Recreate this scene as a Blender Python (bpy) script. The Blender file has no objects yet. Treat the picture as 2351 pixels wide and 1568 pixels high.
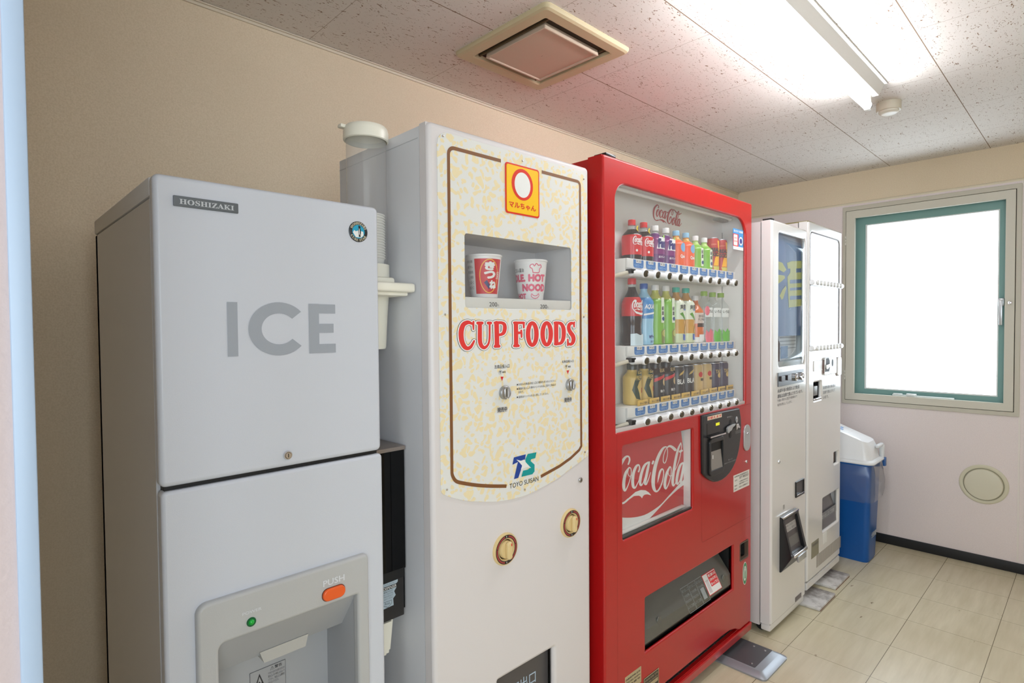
import bpy, bmesh, math, random
import numpy as np
from mathutils import Vector, Matrix
from mathutils.geometry import delaunay_2d_cdt
random.seed(7)
SC = bpy.context.scene
COL = SC.collection
PI = math.pi

# ------------------------------------------------------------------ camera
F_PX = 1308.54
yaw, pit, rol = (math.radians(a) for a in (45.9864, 1.461, -0.4699))
Fw = Vector((math.cos(yaw)*math.cos(pit), math.sin(yaw)*math.cos(pit), -math.sin(pit)))
R0 = Fw.cross(Vector((0, 0, 1))).normalized()
U0 = R0.cross(Fw)
R2 = R0*math.cos(rol) + U0*math.sin(rol)
U2 = -R0*math.sin(rol) + U0*math.cos(rol)
CAM = Vector((0, 0, 1.33))
cd = bpy.data.cameras.new('camera'); cam = bpy.data.objects.new('camera', cd); COL.objects.link(cam)
cd.sensor_width = 36; cd.lens = 36*F_PX/2351; cd.clip_start = 0.02
cam.matrix_world = Matrix(((R2.x, U2.x, -Fw.x, CAM.x), (R2.y, U2.y, -Fw.y, CAM.y), (R2.z, U2.z, -Fw.z, CAM.z), (0, 0, 0, 1)))
SC.camera = cam

def S(u, v, X=None, Y=None, Z=None):
    """the point of a real plane (X=, Y= or Z= const) measured at a pixel of the photograph"""
    d = Fw + R2*((u-1175.5)/F_PX) + U2*((784-v)/F_PX)
    i, k = (0, X) if X is not None else (1, Y) if Y is not None else (2, Z)
    return CAM + d*((k-CAM[i])/d[i])

# ------------------------------------------------------------------ world, exposure, lights
SKY_K = 6.0
TUBE_K = 62.0
SC.view_settings.view_transform = 'Standard'
SC.view_settings.look = 'None'
SC.view_settings.gamma = 1
SC.view_settings.use_curve_mapping = False
SC.view_settings.exposure = 0.16
w = bpy.data.worlds.new('sky'); SC.world = w; w.use_nodes = True
bg = w.node_tree.nodes['Background']
bg.inputs[0].default_value = (0.80, 0.91, 1.0, 1); bg.inputs[1].default_value = SKY_K
try:
    SC.cycles.max_bounces = 7; SC.cycles.diffuse_bounces = 4; SC.cycles.glossy_bounces = 4; SC.cycles.adaptive_threshold = .025; SC.cycles.transparent_max_bounces = 16
    SC.cycles.sample_clamp_indirect = 6
    SC.cycles.caustics_reflective = False; SC.cycles.caustics_refractive = False
except Exception:
    pass

# ------------------------------------------------------------------ materials
MATS = {}
def lin(c):
    return tuple(((x/255)/12.92 if x/255 <= 0.04045 else ((x/255+0.055)/1.055)**2.4) for x in c)
def mat(name, c=(200, 200, 200), rough=.5, metal=0, spec=.5, emit=None, alpha=None, coat=0, bump=None, bscale=300):
    if name in MATS: return MATS[name]
    m = bpy.data.materials.new(name); m.use_nodes = True; MATS[name] = m
    nt = m.node_tree; p = nt.nodes['Principled BSDF']
    p.inputs['Base Color'].default_value = (*lin(c), 1); p.inputs['Roughness'].default_value = rough
    p.inputs['Metallic'].default_value = metal; p.inputs['Specular IOR Level'].default_value = spec
    if coat: p.inputs['Coat Weight'].default_value = coat; p.inputs['Coat Roughness'].default_value = .08
    if emit: p.inputs['Emission Color'].default_value = (*lin(c), 1); p.inputs['Emission Strength'].default_value = emit
    if alpha is not None: p.inputs['Alpha'].default_value = alpha
    if bump:
        tc = nt.nodes.new('ShaderNodeTexCoord'); n = nt.nodes.new('ShaderNodeTexNoise'); b = nt.nodes.new('ShaderNodeBump')
        n.inputs['Scale'].default_value = bscale; n.inputs['Detail'].default_value = 2
        b.inputs['Strength'].default_value = bump; b.inputs['Distance'].default_value = .002
        nt.links.new(tc.outputs['Object'], n.inputs['Vector']); nt.links.new(n.outputs['Fac'], b.inputs['Height'])
        nt.links.new(b.outputs['Normal'], p.inputs['Normal'])
    return m

def glass(name, tint=(255, 255, 255), refl=1.0, film=0.0, rough=.02, film_c=(235, 240, 245)):
    """thin clear sheet: see-through, with mirror reflection growing at grazing angles"""
    if name in MATS: return MATS[name]
    m = bpy.data.materials.new(name); m.use_nodes = True; MATS[name] = m
    nt = m.node_tree; nt.nodes.clear(); N = nt.nodes.new; L = nt.links.new
    out = N('ShaderNodeOutputMaterial'); tr = N('ShaderNodeBsdfTransparent'); gl = N('ShaderNodeBsdfGlossy')
    fr = N('ShaderNodeLayerWeight'); fr.inputs['Blend'].default_value = .5
    pw = N('ShaderNodeMath'); pw.operation = 'POWER'; pw.inputs[1].default_value = 5
    ma = N('ShaderNodeMath'); ma.operation = 'MULTIPLY_ADD'; ma.inputs[1].default_value = .955; ma.inputs[2].default_value = .045
    L(fr.outputs['Facing'], pw.inputs[0]); L(pw.outputs[0], ma.inputs[0])
    mx = N('ShaderNodeMixShader'); mu = N('ShaderNodeMath'); mu.operation = 'MULTIPLY'
    tr.inputs[0].default_value = (*lin(tint), 1); gl.inputs['Roughness'].default_value = rough
    mu.inputs[1].default_value = refl
    L(ma.outputs[0], mu.inputs[0]); L(mu.outputs[0], mx.inputs[0])
    src = tr
    if film:
        df = N('ShaderNodeBsdfDiffuse'); df.inputs[0].default_value = (*lin(film_c), 1)
        m2 = N('ShaderNodeMixShader'); m2.inputs[0].default_value = film
        L(tr.outputs[0], m2.inputs[1]); L(df.outputs[0], m2.inputs[2]); src = m2
    L(src.outputs[0], mx.inputs[1]); L(gl.outputs[0], mx.inputs[2]); L(mx.outputs[0], out.inputs[0])
    return m

def mix_pattern(name, base, rough, build, bump=None):
    """principled material whose colour comes from a node recipe: build(nt, coord) -> colour socket"""
    m = mat(name, base, rough); nt = m.node_tree
    tc = nt.nodes.new('ShaderNodeTexCoord')
    sock = build(nt, tc.outputs['Object'])
    nt.links.new(sock, nt.nodes['Principled BSDF'].inputs['Base Color'])
    return m
def n_math(nt, op, a, b=None, clamp=False):
    n = nt.nodes.new('ShaderNodeMath'); n.operation = op; n.use_clamp = clamp
    for i, x in enumerate((a, b)):
        if x is None: continue
        if isinstance(x, (int, float)): n.inputs[i].default_value = x
        else: nt.links.new(x, n.inputs[i])
    return n.outputs[0]
def n_noise(nt, vec, scale, detail=2, stretch=(1, 1, 1), rough=.5, dist=0, off=(0, 0, 0)):
    mp = nt.nodes.new('ShaderNodeMapping'); mp.inputs['Scale'].default_value = stretch; mp.inputs['Location'].default_value = off
    nt.links.new(vec, mp.inputs[0]); n = nt.nodes.new('ShaderNodeTexNoise')
    n.inputs['Scale'].default_value = scale; n.inputs['Detail'].default_value = detail
    n.inputs['Roughness'].default_value = rough; n.inputs['Distortion'].default_value = dist
    nt.links.new(mp.outputs[0], n.inputs['Vector']); return n.outputs['Fac']
def n_ramp(nt, fac, a, b):
    n = nt.nodes.new('ShaderNodeMapRange'); n.inputs['From Min'].default_value = a; n.inputs['From Max'].default_value = b
    nt.links.new(fac, n.inputs['Value']); return n.outputs[0]
def n_mix(nt, fac, a, b):
    n = nt.nodes.new('ShaderNodeMix'); n.data_type = 'RGBA'
    nt.links.new(fac, n.inputs[0])
    for i, x in ((6, a), (7, b)):
        if isinstance(x, tuple): n.inputs[i].default_value = (*lin(x), 1)
        else: nt.links.new(x, n.inputs[i])
    return n.outputs[2]
def n_lines(nt, coord, axis, off, step, width):
    sp = nt.nodes.new('ShaderNodeSeparateXYZ'); nt.links.new(coord, sp.inputs[0])
    x = n_math(nt, 'SUBTRACT', sp.outputs[axis], off - width/2)
    x = n_math(nt, 'DIVIDE', x, step); x = n_math(nt, 'FRACT', x)
    return n_math(nt, 'LESS_THAN', x, width/step)

def ceil_tex(nt, co):
    a = n_noise(nt, co, 78, 3, (.5, 1.25, 1), .62, 1.5)
    b = n_noise(nt, co, 150, 2, (.7, 1.2, 1), .6, .8, (5, 3, 0))
    sp = n_noise(nt, co, 1.3, 1)
    fis = n_ramp(nt, a, .632, .66); dots = n_ramp(nt, b, .665, .70)
    f = n_math(nt, 'MAXIMUM', fis, dots)
    jy = n_lines(nt, co, 1, .4295, .4635, .0032); jx = n_lines(nt, co, 0, .3755, .4635, .0022)
    c = n_mix(nt, sp, (226, 221, 216), (221, 215, 208))
    c = n_mix(nt, f, c, (138, 112, 90))
    j = n_math(nt, 'MAXIMUM', jy, n_math(nt, 'MULTIPLY', jx, .55))
    return n_mix(nt, j, c, (128, 106, 84))
def floor_tex(nt, co):
    sp = nt.nodes.new('ShaderNodeSeparateXYZ'); nt.links.new(co, sp.inputs[0])
    ix = n_math(nt, 'FLOOR', n_math(nt, 'DIVIDE', n_math(nt, 'SUBTRACT', sp.outputs[0], .08), .2945))
    iy = n_math(nt, 'FLOOR', n_math(nt, 'DIVIDE', n_math(nt, 'SUBTRACT', sp.outputs[1], .003), .2945))
    cb = nt.nodes.new('ShaderNodeCombineXYZ'); nt.links.new(ix, cb.inputs[0]); nt.links.new(iy, cb.inputs[1])
    wn = nt.nodes.new('ShaderNodeTexWhiteNoise'); nt.links.new(cb.outputs[0], wn.inputs['Vector'])
    st = n_noise(nt, co, 22, 3, (.15, 1.4, 1), .6)
    c = n_mix(nt, wn.outputs['Value'], (223, 213, 184), (215, 205, 176))
    c = n_mix(nt, n_ramp(nt, st, .3, .75), c, (204, 193, 162))
    spot = n_noise(nt, co, 30, 4, (.5, 1.0, 1), .6, .5, (3, 1, 0))
    c = n_mix(nt, n_ramp(nt, spot, .70, .76), c, (140, 120, 95))
    stain = n_noise(nt, co, 2.2, 2)
    c = n_mix(nt, n_math(nt, 'MULTIPLY', n_ramp(nt, stain, .5, .75), .35), c, (176, 160, 128))
    jy = n_lines(nt, co, 1, .003+.0, .2945, .0022); jx = n_lines(nt, co, 0, .08, .2945, .0020)
    j = n_math(nt, 'MAXIMUM', jy, n_math(nt, 'MULTIPLY', jx, .8))
    return n_mix(nt, j, c, (112, 100, 76))
def wall_tex(c1, c2, c3):
    def f(nt, co):
        a = n_noise(nt, co, 1.6, 3); b = n_noise(nt, co, 260, 2)
        c = n_mix(nt, n_ramp(nt, a, .35, .7), c1, c2)
        return n_mix(nt, n_ramp(nt, b, .35, .75), c, c3)
    return f
def blob_tex(nt, co):
    n = nt.nodes.new('ShaderNodeTexNoise'); n.inputs['Scale'].default_value = 46; n.inputs['Detail'].default_value = 0
    nt.links.new(co, n.inputs['Vector'])
    v = nt.nodes.new('ShaderNodeVectorMath'); v.operation = 'SUBTRACT'; v.inputs[1].default_value = (.5, .5, .5); nt.links.new(n.outputs['Color'], v.inputs[0])
    sc = nt.nodes.new('ShaderNodeVectorMath'); sc.operation = 'SCALE'; sc.inputs['Scale'].default_value = .030; nt.links.new(v.outputs[0], sc.inputs[0])
    ad = nt.nodes.new('ShaderNodeVectorMath'); nt.links.new(co, ad.inputs[0]); nt.links.new(sc.outputs[0], ad.inputs[1])
    vo = nt.nodes.new('ShaderNodeTexVoronoi'); vo.inputs['Scale'].default_value = 56; vo.inputs['Randomness'].default_value = .8; nt.links.new(ad.outputs[0], vo.inputs['Vector'])
    return n_mix(nt, n_ramp(nt, vo.outputs['Distance'], .45, .42), (229, 228, 224), (238, 222, 182))

def add_bump(m, scale, strength, dist=.002, stretch=(1, 1, 1)):
    nt = m.node_tree; tc = nt.nodes.new('ShaderNodeTexCoord')
    f = n_noise(nt, tc.outputs['Object'], scale, 2, stretch)
    b = nt.nodes.new('ShaderNodeBump'); b.inputs['Strength'].default_value = strength; b.inputs['Distance'].default_value = dist
    nt.links.new(f, b.inputs['Height']); nt.links.new(b.outputs['Normal'], nt.nodes['Principled BSDF'].inputs['Normal'])
    return m

M_ceil = mix_pattern('ceiling_board', (222, 216, 208), .9, ceil_tex)
M_floor = mix_pattern('vinyl_floor', (200, 190, 160), .27, floor_tex); add_bump(M_floor, 7, .14)
M_wall = add_bump(mix_pattern('beige_wallpaper', (205, 188, 158), .9, wall_tex((230, 213, 188), (223, 206, 180), (216, 198, 170))), 230, .35)
M_wallpink = add_bump(mix_pattern('pale_wall_panel', (222, 212, 208), .42, wall_tex((238, 226, 224), (234, 222, 220), (229, 217, 216))), 160, .1)
M_wallup = add_bump(mix_pattern('cream_wallpaper', (216, 202, 172), .85, wall_tex((232, 216, 190), (226, 209, 182), (220, 202, 174))), 230, .3)
M_ice = mat('ice_machine_paint', (206, 209, 218), .34, bump=.06, bscale=700)
M_iceside = mat('ice_machine_side', (208, 206, 206), .5, bump=.08, bscale=700)
M_cream = mat('cup_machine_paint', (222, 216, 216), .38, bump=.04, bscale=600)
M_creamside = mat('cup_machine_side', (222, 222, 226), .45, bump=.06, bscale=600)
M_panel = mix_pattern('noodle_pattern_print', (236, 233, 225), .22, blob_tex)
M_red = mat('red_paint', (178, 18, 20), .28, coat=.3, bump=.03, bscale=700)
M_reddark = mat('red_side_paint', (172, 18, 24), .3, coat=.4)
M_white = mat('white_paint', (230, 227, 224), .2, coat=.4)
M_whiteside = mat('white_side_paint', (214, 206, 204), .45)
M_black = mat('black_plastic', (22, 22, 24), .3)
M_blackm = mat('black_matt', (14, 14, 15), .6)
M_chrome = mat('chrome', (225, 225, 228), .14, metal=1)
M_steel = mat('brushed_steel', (176, 178, 182), .35, metal=1)
M_silver = mat('silver_plastic', (190, 192, 194), .3, metal=.6)
M_ink = mat('black_ink', (42, 40, 42), .6)
M_inkg = mat('grey_ink', (120, 118, 118), .6)
M_paper = mat('white_print', (235, 235, 232), .5)
M_redink = mat('red_print', (214, 40, 44), .45)
M_brown = mat('brown_print', (126, 82, 48), .4)
M_glass = glass('clear_sheet', refl=.9)

# ------------------------------------------------------------------ object helpers
ORG = {}
def link(name, me, parent=None, kind=None):
    o = bpy.data.objects.new(name, me); COL.objects.link(o)
    if parent is not None:
        o.parent = parent; ORG[o.name] = ORG[parent.name]
    else:
        ORG[o.name] = Vector((0, 0, 0))
    if kind: o['kind'] = kind
    return o
def add(name, verts, faces, m, parent=None, smooth=False, mi=None, kind=None):
    org = ORG[parent.name] if parent is not None else Vector((0, 0, 0))
    me = bpy.data.meshes.new(name)
    me.from_pydata([tuple(Vector(v)-org) for v in verts], [], faces)
    for x in (m if isinstance(m, (list, tuple)) else [m]): me.materials.append(x)
    if mi: me.polygons.foreach_set('material_index', mi)
    if smooth is True: me.polygons.foreach_set('use_smooth', [True]*len(me.polygons))
    elif smooth:
        me.polygons.foreach_set('use_smooth', [True]*len(me.polygons)); me.set_sharp_from_angle(angle=math.radians(smooth))
    me.update()
    return link(name, me, parent, kind)
def from_bm(name, bm, m, parent=None, smooth=35, kind=None):
    org = ORG[parent.name] if parent is not None else Vector((0, 0, 0))
    bmesh.ops.recalc_face_normals(bm, faces=bm.faces)
    bmesh.ops.translate(bm, vec=-org, verts=bm.verts)
    me = bpy.data.meshes.new(name); bm.to_mesh(me); bm.free()
    for x in (m if isinstance(m, (list, tuple)) else [m]): me.materials.append(x)
    if smooth:
        me.polygons.foreach_set('use_smooth', [True]*len(me.polygons)); me.set_sharp_from_angle(angle=math.radians(smooth))
    return link(name, me, parent, kind)
def thing(name, loc, label, cat, group=None):
    o = bpy.data.objects.new(name, None); COL.objects.link(o); o.location = loc; o.empty_display_size = .05
    ORG[o.name] = Vector(loc); return tag(o, label, cat, group)
def tag(o, label, cat, group=None):
    o['label'] = label; o['category'] = cat
    if group: o['group'] = group
    return o
def bm_box(bm, x0, x1, y0, y1, z0, z1, bevel=0, seg=2, mi=0):
    vs = [bm.verts.new((x, y, z)) for x in (x0, x1) for y in (y0, y1) for z in (z0, z1)]
    fs = [bm.faces.new([vs[i] for i in q]) for q in ((0, 1, 3, 2), (4, 6, 7, 5), (0, 4, 5, 1), (2, 3, 7, 6), (0, 2, 6, 4), (1, 5, 7, 3))]
    for f in fs: f.material_index = mi
    if bevel:
        es = list({e for f in fs for e in f.edges})
        bmesh.ops.bevel(bm, geom=es, offset=bevel, segments=seg, affect='EDGES', profile=.5)
def box(name, x0, x1, y0, y1, z0, z1, m, parent=None, bevel=0, seg=2, kind=None):
    bm = bmesh.new(); bm_box(bm, x0, x1, y0, y1, z0, z1, bevel, seg)
    return from_bm(name, bm, m, parent, kind=kind)
def shell(name, x0, x1, y0, y1, z0, z1, t, m, parent, bevel=0):
    """cabinet open towards the front (-Y)"""
    bm = bmesh.new()
    for b in ((x0, x0+t, y0, y1, z0, z1), (x1-t, x1, y0, y1, z0, z1), (x0+t, x1-t, y0, y1, z1-t, z1), (x0+t, x1-t, y0, y1, z0, z0+t), (x0+t, x1-t, y1-t, y1, z0+t, z1-t)):
        bm_box(bm, *b)
    return from_bm(name, bm, m, parent)
def rrect(x0, z0, x1, z1, r=0, n=6):
    rs = r if isinstance(r, (list, tuple)) else (r,)*4     # bl, br, tr, tl
    if x1 < x0: x0, x1 = x1, x0
    if z1 < z0: z0, z1 = z1, z0
    out = []
    for (cx, cz, a0, rr) in ((x0, z0, PI, rs[0]), (x1, z0, 1.5*PI, rs[1]), (x1, z1, 0, rs[2]), (x0, z1, .5*PI, rs[3])):
        sx = cx+rr if cx == x0 else cx-rr; sz = cz+rr if cz == z0 else cz-rr
        if rr <= 0: out.append((cx, cz)); continue
        for k in range(n+1):
            a = a0 + .5*PI*k/n; out.append((sx+rr*math.cos(a), sz+rr*math.sin(a)))
    return out
def soft(P, sub=5):
    out = []; n = len(P)
    for i in range(n-1):
        p0, p1, p2, p3 = P[max(i-1, 0)], P[i], P[i+1], P[min(i+2, n-1)]
        for k in range(sub):
            t = k/sub; out.append(tuple(.5*((2*b)+(-a+c)*t+(2*a-5*b+4*c-d)*t*t+(-a+3*b-3*c+d)*t**3) for a, b, c, d in zip(p0, p1, p2, p3)))
    return out+[P[-1]]
def ell(cx, cz, rx, rz, n=32):
    return [(cx+rx*math.cos(2*PI*k/n), cz+rz*math.sin(2*PI*k/n)) for k in range(n)]
def eval_curve(c):
    o = bpy.data.objects.new('tmp', c); COL.objects.link(o)
    dg = bpy.context.evaluated_depsgraph_get(); dg.update()
    me = bpy.data.meshes.new_from_object(o.evaluated_get(dg))
    bpy.data.objects.remove(o); return me
def plate_mesh(loops, th, bevel=0, seg=2):
    c = bpy.data.curves.new('p', 'CURVE'); c.dimensions = '2D'; c.fill_mode = 'BOTH'
    c.extrude = max(th/2-bevel, 0); c.bevel_depth = bevel; c.bevel_resolution = seg; c.offset = -bevel
    for lp in loops:
        s = c.splines.new('POLY'); s.points.add(len(lp)-1); s.use_cyclic_u = True
        for p, q in zip(s.points, lp): p.co = (q[0], q[1], 0, 1)
    me = eval_curve(c); bpy.data.curves.remove(c); return me
def plate(name, loops, yf, th, m, parent=None, bevel=0, axis='Y', kind=None, flat=False):
    """sheet with holes; axis Y: (x, z) outline, face at y=yf towards -Y, depth th. axis X: (y, z) outline, face at x=yf towards -X. axis Z: (x, y), face at z=yf downwards"""
    if flat:
        c_me = plate_mesh(loops, 0)
    else:
        c_me = plate_mesh(loops, th, bevel)
    org = ORG[parent.name] if parent is not None else Vector((0, 0, 0))
    for v in c_me.vertices:
        a, b, d = v.co
        d = 0 if flat else d
        if axis == 'Y': p = Vector((a, yf+(0 if flat else th/2)-d, b))
        elif axis == 'X': p = Vector((yf+(0 if flat else th/2)+d, a, b))
        else: p = Vector((a, b, yf+(0 if flat else th/2)+d))
        v.co = p-org
    bm = bmesh.new(); bm.from_mesh(c_me); bmesh.ops.remove_doubles(bm, verts=bm.verts, dist=1e-6)
    if not flat: bmesh.ops.recalc_face_normals(bm, faces=bm.faces)
    bm.to_mesh(c_me); bm.free(); c_me.materials.clear(); c_me.materials.append(m)
    if bevel:
        c_me.update()
        c_me.set_sharp_from_angle(angle=math.radians(40))
        c_me.polygons.foreach_set('use_smooth', [max(abs(p.normal.x), abs(p.normal.y), abs(p.normal.z)) < .9999 for p in c_me.polygons])
    c_me.name = name
    return link(name, c_me, parent, kind)
def door(name, loops, yf, th, m, parent, bevel, inset=.0003, face=None):
    """sheet-metal door: a thin front with openings and a folded edge running back by th"""
    f = face or max(.008, bevel*2.05)
    o = plate(name, loops, yf, f, m, parent, bevel)
    xs = [p[0] for p in loops[0]]; zs = [p[1] for p in loops[0]]
    a, b, c, d = min(xs)+inset, max(xs)-inset, min(zs)+inset, max(zs)-inset; t = .003
    bm = bmesh.new()
    for q in ((a, a+t, c, d), (b-t, b, c, d), (a+t, b-t, c, c+t), (a+t, b-t, d-t, d)): bm_box(bm, q[0], q[1], yf+bevel, yf+th, q[2], q[3])
    from_bm('door_edge', bm, m, o)
    return o
def rot_pt(p, axis, c):
    """profile frame: axis Z up, Y = pointing to -Y (front), X = along +X, D = pointing down"""
    x, y, z = p
    if axis == 'Z': q = (x, y, z)
    elif axis == 'Y': q = (x, -z, y)
    elif axis == 'D': q = (x, -y, -z)
    elif axis == 'W': q = (-z, x, y)
    else: q = (z, x, y)
    return (q[0]+c[0], q[1]+c[1], q[2]+c[2])
def lathe(name, prof, c, m, parent=None, axis='Z', seg=32, sx=1, sy=1, smooth=40, bands=None, cap=True, kind=None, sq=0):
    vs, fs, mi = [], [], []
    for r, z in prof:
        for k in range(seg):
            a = 2*PI*k/seg
            f = 1 if not sq else (1/(abs(math.cos(a))**sq+abs(math.sin(a))**sq)**(1/sq))
            vs.append(rot_pt((r*f*sx*math.cos(a), r*f*sy*math.sin(a), z), axis, c))
    for i in range(len(prof)-1):
        zc = (prof[i][1]+prof[i+1][1])/2
        b = 0
        if bands:
            for (lim, idx) in bands:
                if zc >= lim: b = idx
        for k in range(seg):
            k2 = (k+1) % seg
            fs.append((i*seg+k, i*seg+k2, (i+1)*seg+k2, (i+1)*seg+k)); mi.append(b)
    if cap:
        fs.append(tuple(range(seg))[::-1]); mi.append(mi[0])
        fs.append(tuple((len(prof)-1)*seg+k for k in range(seg))); mi.append(mi[-2])
    return add(name, vs, fs, m, parent, smooth, mi if bands else None, kind)
def tubep(name, pts, r, m, parent=None, seg=10, kind=None):
    c = bpy.data.curves.new('t', 'CURVE'); c.dimensions = '3D'; c.bevel_depth = r; c.bevel_resolution = 3; c.use_fill_caps = True
    s = c.splines.new('POLY'); s.points.add(len(pts)-1)
    for p, q in zip(s.points, pts): p.co = (*q, 1)
    me = eval_curve(c); bpy.data.curves.remove(c)
    org = ORG[parent.name] if parent is not None else Vector((0, 0, 0))
    for v in me.vertices: v.co -= org
    me.materials.clear(); me.materials.append(m); me.polygons.foreach_set('use_smooth', [True]*len(me.polygons))
    return link(name, me, parent, kind)
def stroke(pts, w, closed=False):
    """outline polygon of a ribbon of width w along pts (2D)"""
    L, Rr = [], []; n = len(pts)
    for i, p in enumerate(pts):
        a = pts[i-1] if i else (pts[-1] if closed else None); b = pts[i+1] if i < n-1 else (pts[0] if closed else None)
        p = Vector(p); d1 = (p-Vector(a)).normalized() if a is not None else None; d2 = (Vector(b)-p).normalized() if b is not None else None
        if d1 is None: d1 = d2
        if d2 is None: d2 = d1
        t = (d1+d2).normalized(); nn = Vector((-t.y, t.x)); k = w/2/max(.5, nn.dot(Vector((-d1.y, d1.x))))
        L.append(tuple(p+nn*k)); Rr.append(tuple(p-nn*k))
    return L+Rr[::-1]

TXT = {}; TXB = {}
def union2d(vs, fs):
    """one clean triangulated outline from overlapping flat polygons"""
    V = [Vector((x, y)) for x, y in vs]; Fs = []
    for f in fs:
        ar = sum(V[f[i-1]].x*V[f[i]].y-V[f[i]].x*V[f[i-1]].y for i in range(len(f)))
        if abs(ar) < 1e-12: continue
        Fs.append(list(f) if ar > 0 else list(f)[::-1])
    r = delaunay_2d_cdt(V, [], Fs, 0, 1e-6)
    P = np.array([(p.x, p.y) for p in r[0]]); T = [tuple(t) for t in r[2]]
    cen = np.array([P[list(t)].mean(axis=0) for t in T]); keep = np.zeros(len(T), bool)
    for f in Fs:
        q = np.array([V[i][:] for i in f]); lo, hi = q.min(0), q.max(0)
        idx = np.nonzero(~keep & (cen[:, 0] >= lo[0]) & (cen[:, 0] <= hi[0]) & (cen[:, 1] >= lo[1]) & (cen[:, 1] <= hi[1]))[0]
        if not len(idx): continue
        c = cen[idx]; ok = np.ones(len(idx), bool)
        for i in range(len(q)):
            u, v = q[i-1], q[i]; ok &= (v[0]-u[0])*(c[:, 1]-u[1])-(v[1]-u[1])*(c[:, 0]-u[0]) >= -1e-9
        keep[idx[ok]] = True
    return [tuple(p) for p in P], [t for t, k in zip(T, keep) if k]
def text_geo(s, bold=0, spacing=1.0, ref=None):
    """glyph outlines scaled to a unit box; bold thickens them by laying shifted copies over each other"""
    key = (s, bold, spacing)
    if key not in TXT:
        c = bpy.data.curves.new('x', 'FONT'); c.body = s; c.resolution_u = 2 if bold and len(s) > 3 else 3; c.space_character = spacing
        c.align_x = 'LEFT'; me = eval_curve(c); bpy.data.curves.remove(c)
        vs = [(v.co.x, v.co.y) for v in me.vertices]; fs = [tuple(p.vertices) for p in me.polygons]
        bpy.data.meshes.remove(me)
        if bold:
            n = len(vs); v2, f2 = [], []
            for k, (dx, dy) in enumerate(((.7, .7), (-.7, .7), (.7, -.7), (-.7, -.7)) + (((1, 0), (-1, 0), (0, 1), (0, -1), (0, 0)) if bold > .04 else ())):
                v2 += [(x+dx*bold, y+dy*bold) for x, y in vs]; f2 += [tuple(i+k*n for i in f) for f in fs]
            vs, fs = union2d(v2, f2)
        x0 = min(v[0] for v in vs); x1 = max(v[0] for v in vs); y0 = min(v[1] for v in vs); y1 = max(v[1] for v in vs)
        vs = [((x-x0)/(x1-x0), (y-y0)/(y1-y0)) for x, y in vs]
        TXT[key] = (vs, fs, (x1-x0)/(y1-y0))
    return TXT[key]
def text(name, s, rect, fn, m, parent, bold=0, shear=0, spacing=1.0):
    """s fitted into rect (x0, z0, x1, z1); fn maps (x, z) of the rect to a point in the place"""
    vs, fs, asp = text_geo(s, bold, spacing); x0, z0, x1, z1 = rect
    out = [fn(x0+u*(x1-x0)+shear*(v-.5)*(z1-z0), z0+v*(z1-z0)) for u, v in vs]
    return add(name, out, fs, m, parent)
def brush(paths, grow=0, sub=5, polys=()):
    """variable-width pen strokes [(x, y, width)...] -> (verts, faces), smoothed, with round ends"""
    vs, fs = [], []
    for P in paths:
        pts = []
        n = len(P)
        for i in range(n-1):
            p0, p1, p2, p3 = P[max(i-1, 0)], P[i], P[i+1], P[min(i+2, n-1)]
            for k in range(sub):
                t = k/sub; pts.append(tuple(.5*((2*b)+(-a+c)*t+(2*a-5*b+4*c-d)*t*t+(-a+3*b-3*c+d)*t**3) for a, b, c, d in zip(p0, p1, p2, p3)))
        pts.append(P[-1])
        for i, (x, y, w_) in enumerate(pts):
            r = w_/2+grow; j = len(vs)
            vs += [(x+r*math.cos(a*PI/6), y+r*math.sin(a*PI/6)) for a in range(12)]; fs.append(tuple(range(j, j+12)))
            if i:
                px_, py_, pw = pts[i-1]; d = Vector((x-px_, y-py_))
                if d.length < 1e-6: continue
                d.normalize(); nx, ny = -d.y, d.x; r0 = pw/2+grow; j = len(vs)
                vs += [(px_+nx*r0, py_+ny*r0), (x+nx*r, y+ny*r), (x-nx*r, y-ny*r), (px_-nx*r0, py_-ny*r0)]; fs.append((j, j+1, j+2, j+3))
    for P in polys:
        j = len(vs); vs += list(P); fs.append(tuple(range(j, j+len(P))))
    k = 200.0; vs, fs = union2d([(x/k, y/k) for x, y in vs], fs)
    return [(x*k, y*k) for x, y in vs], fs
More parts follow.
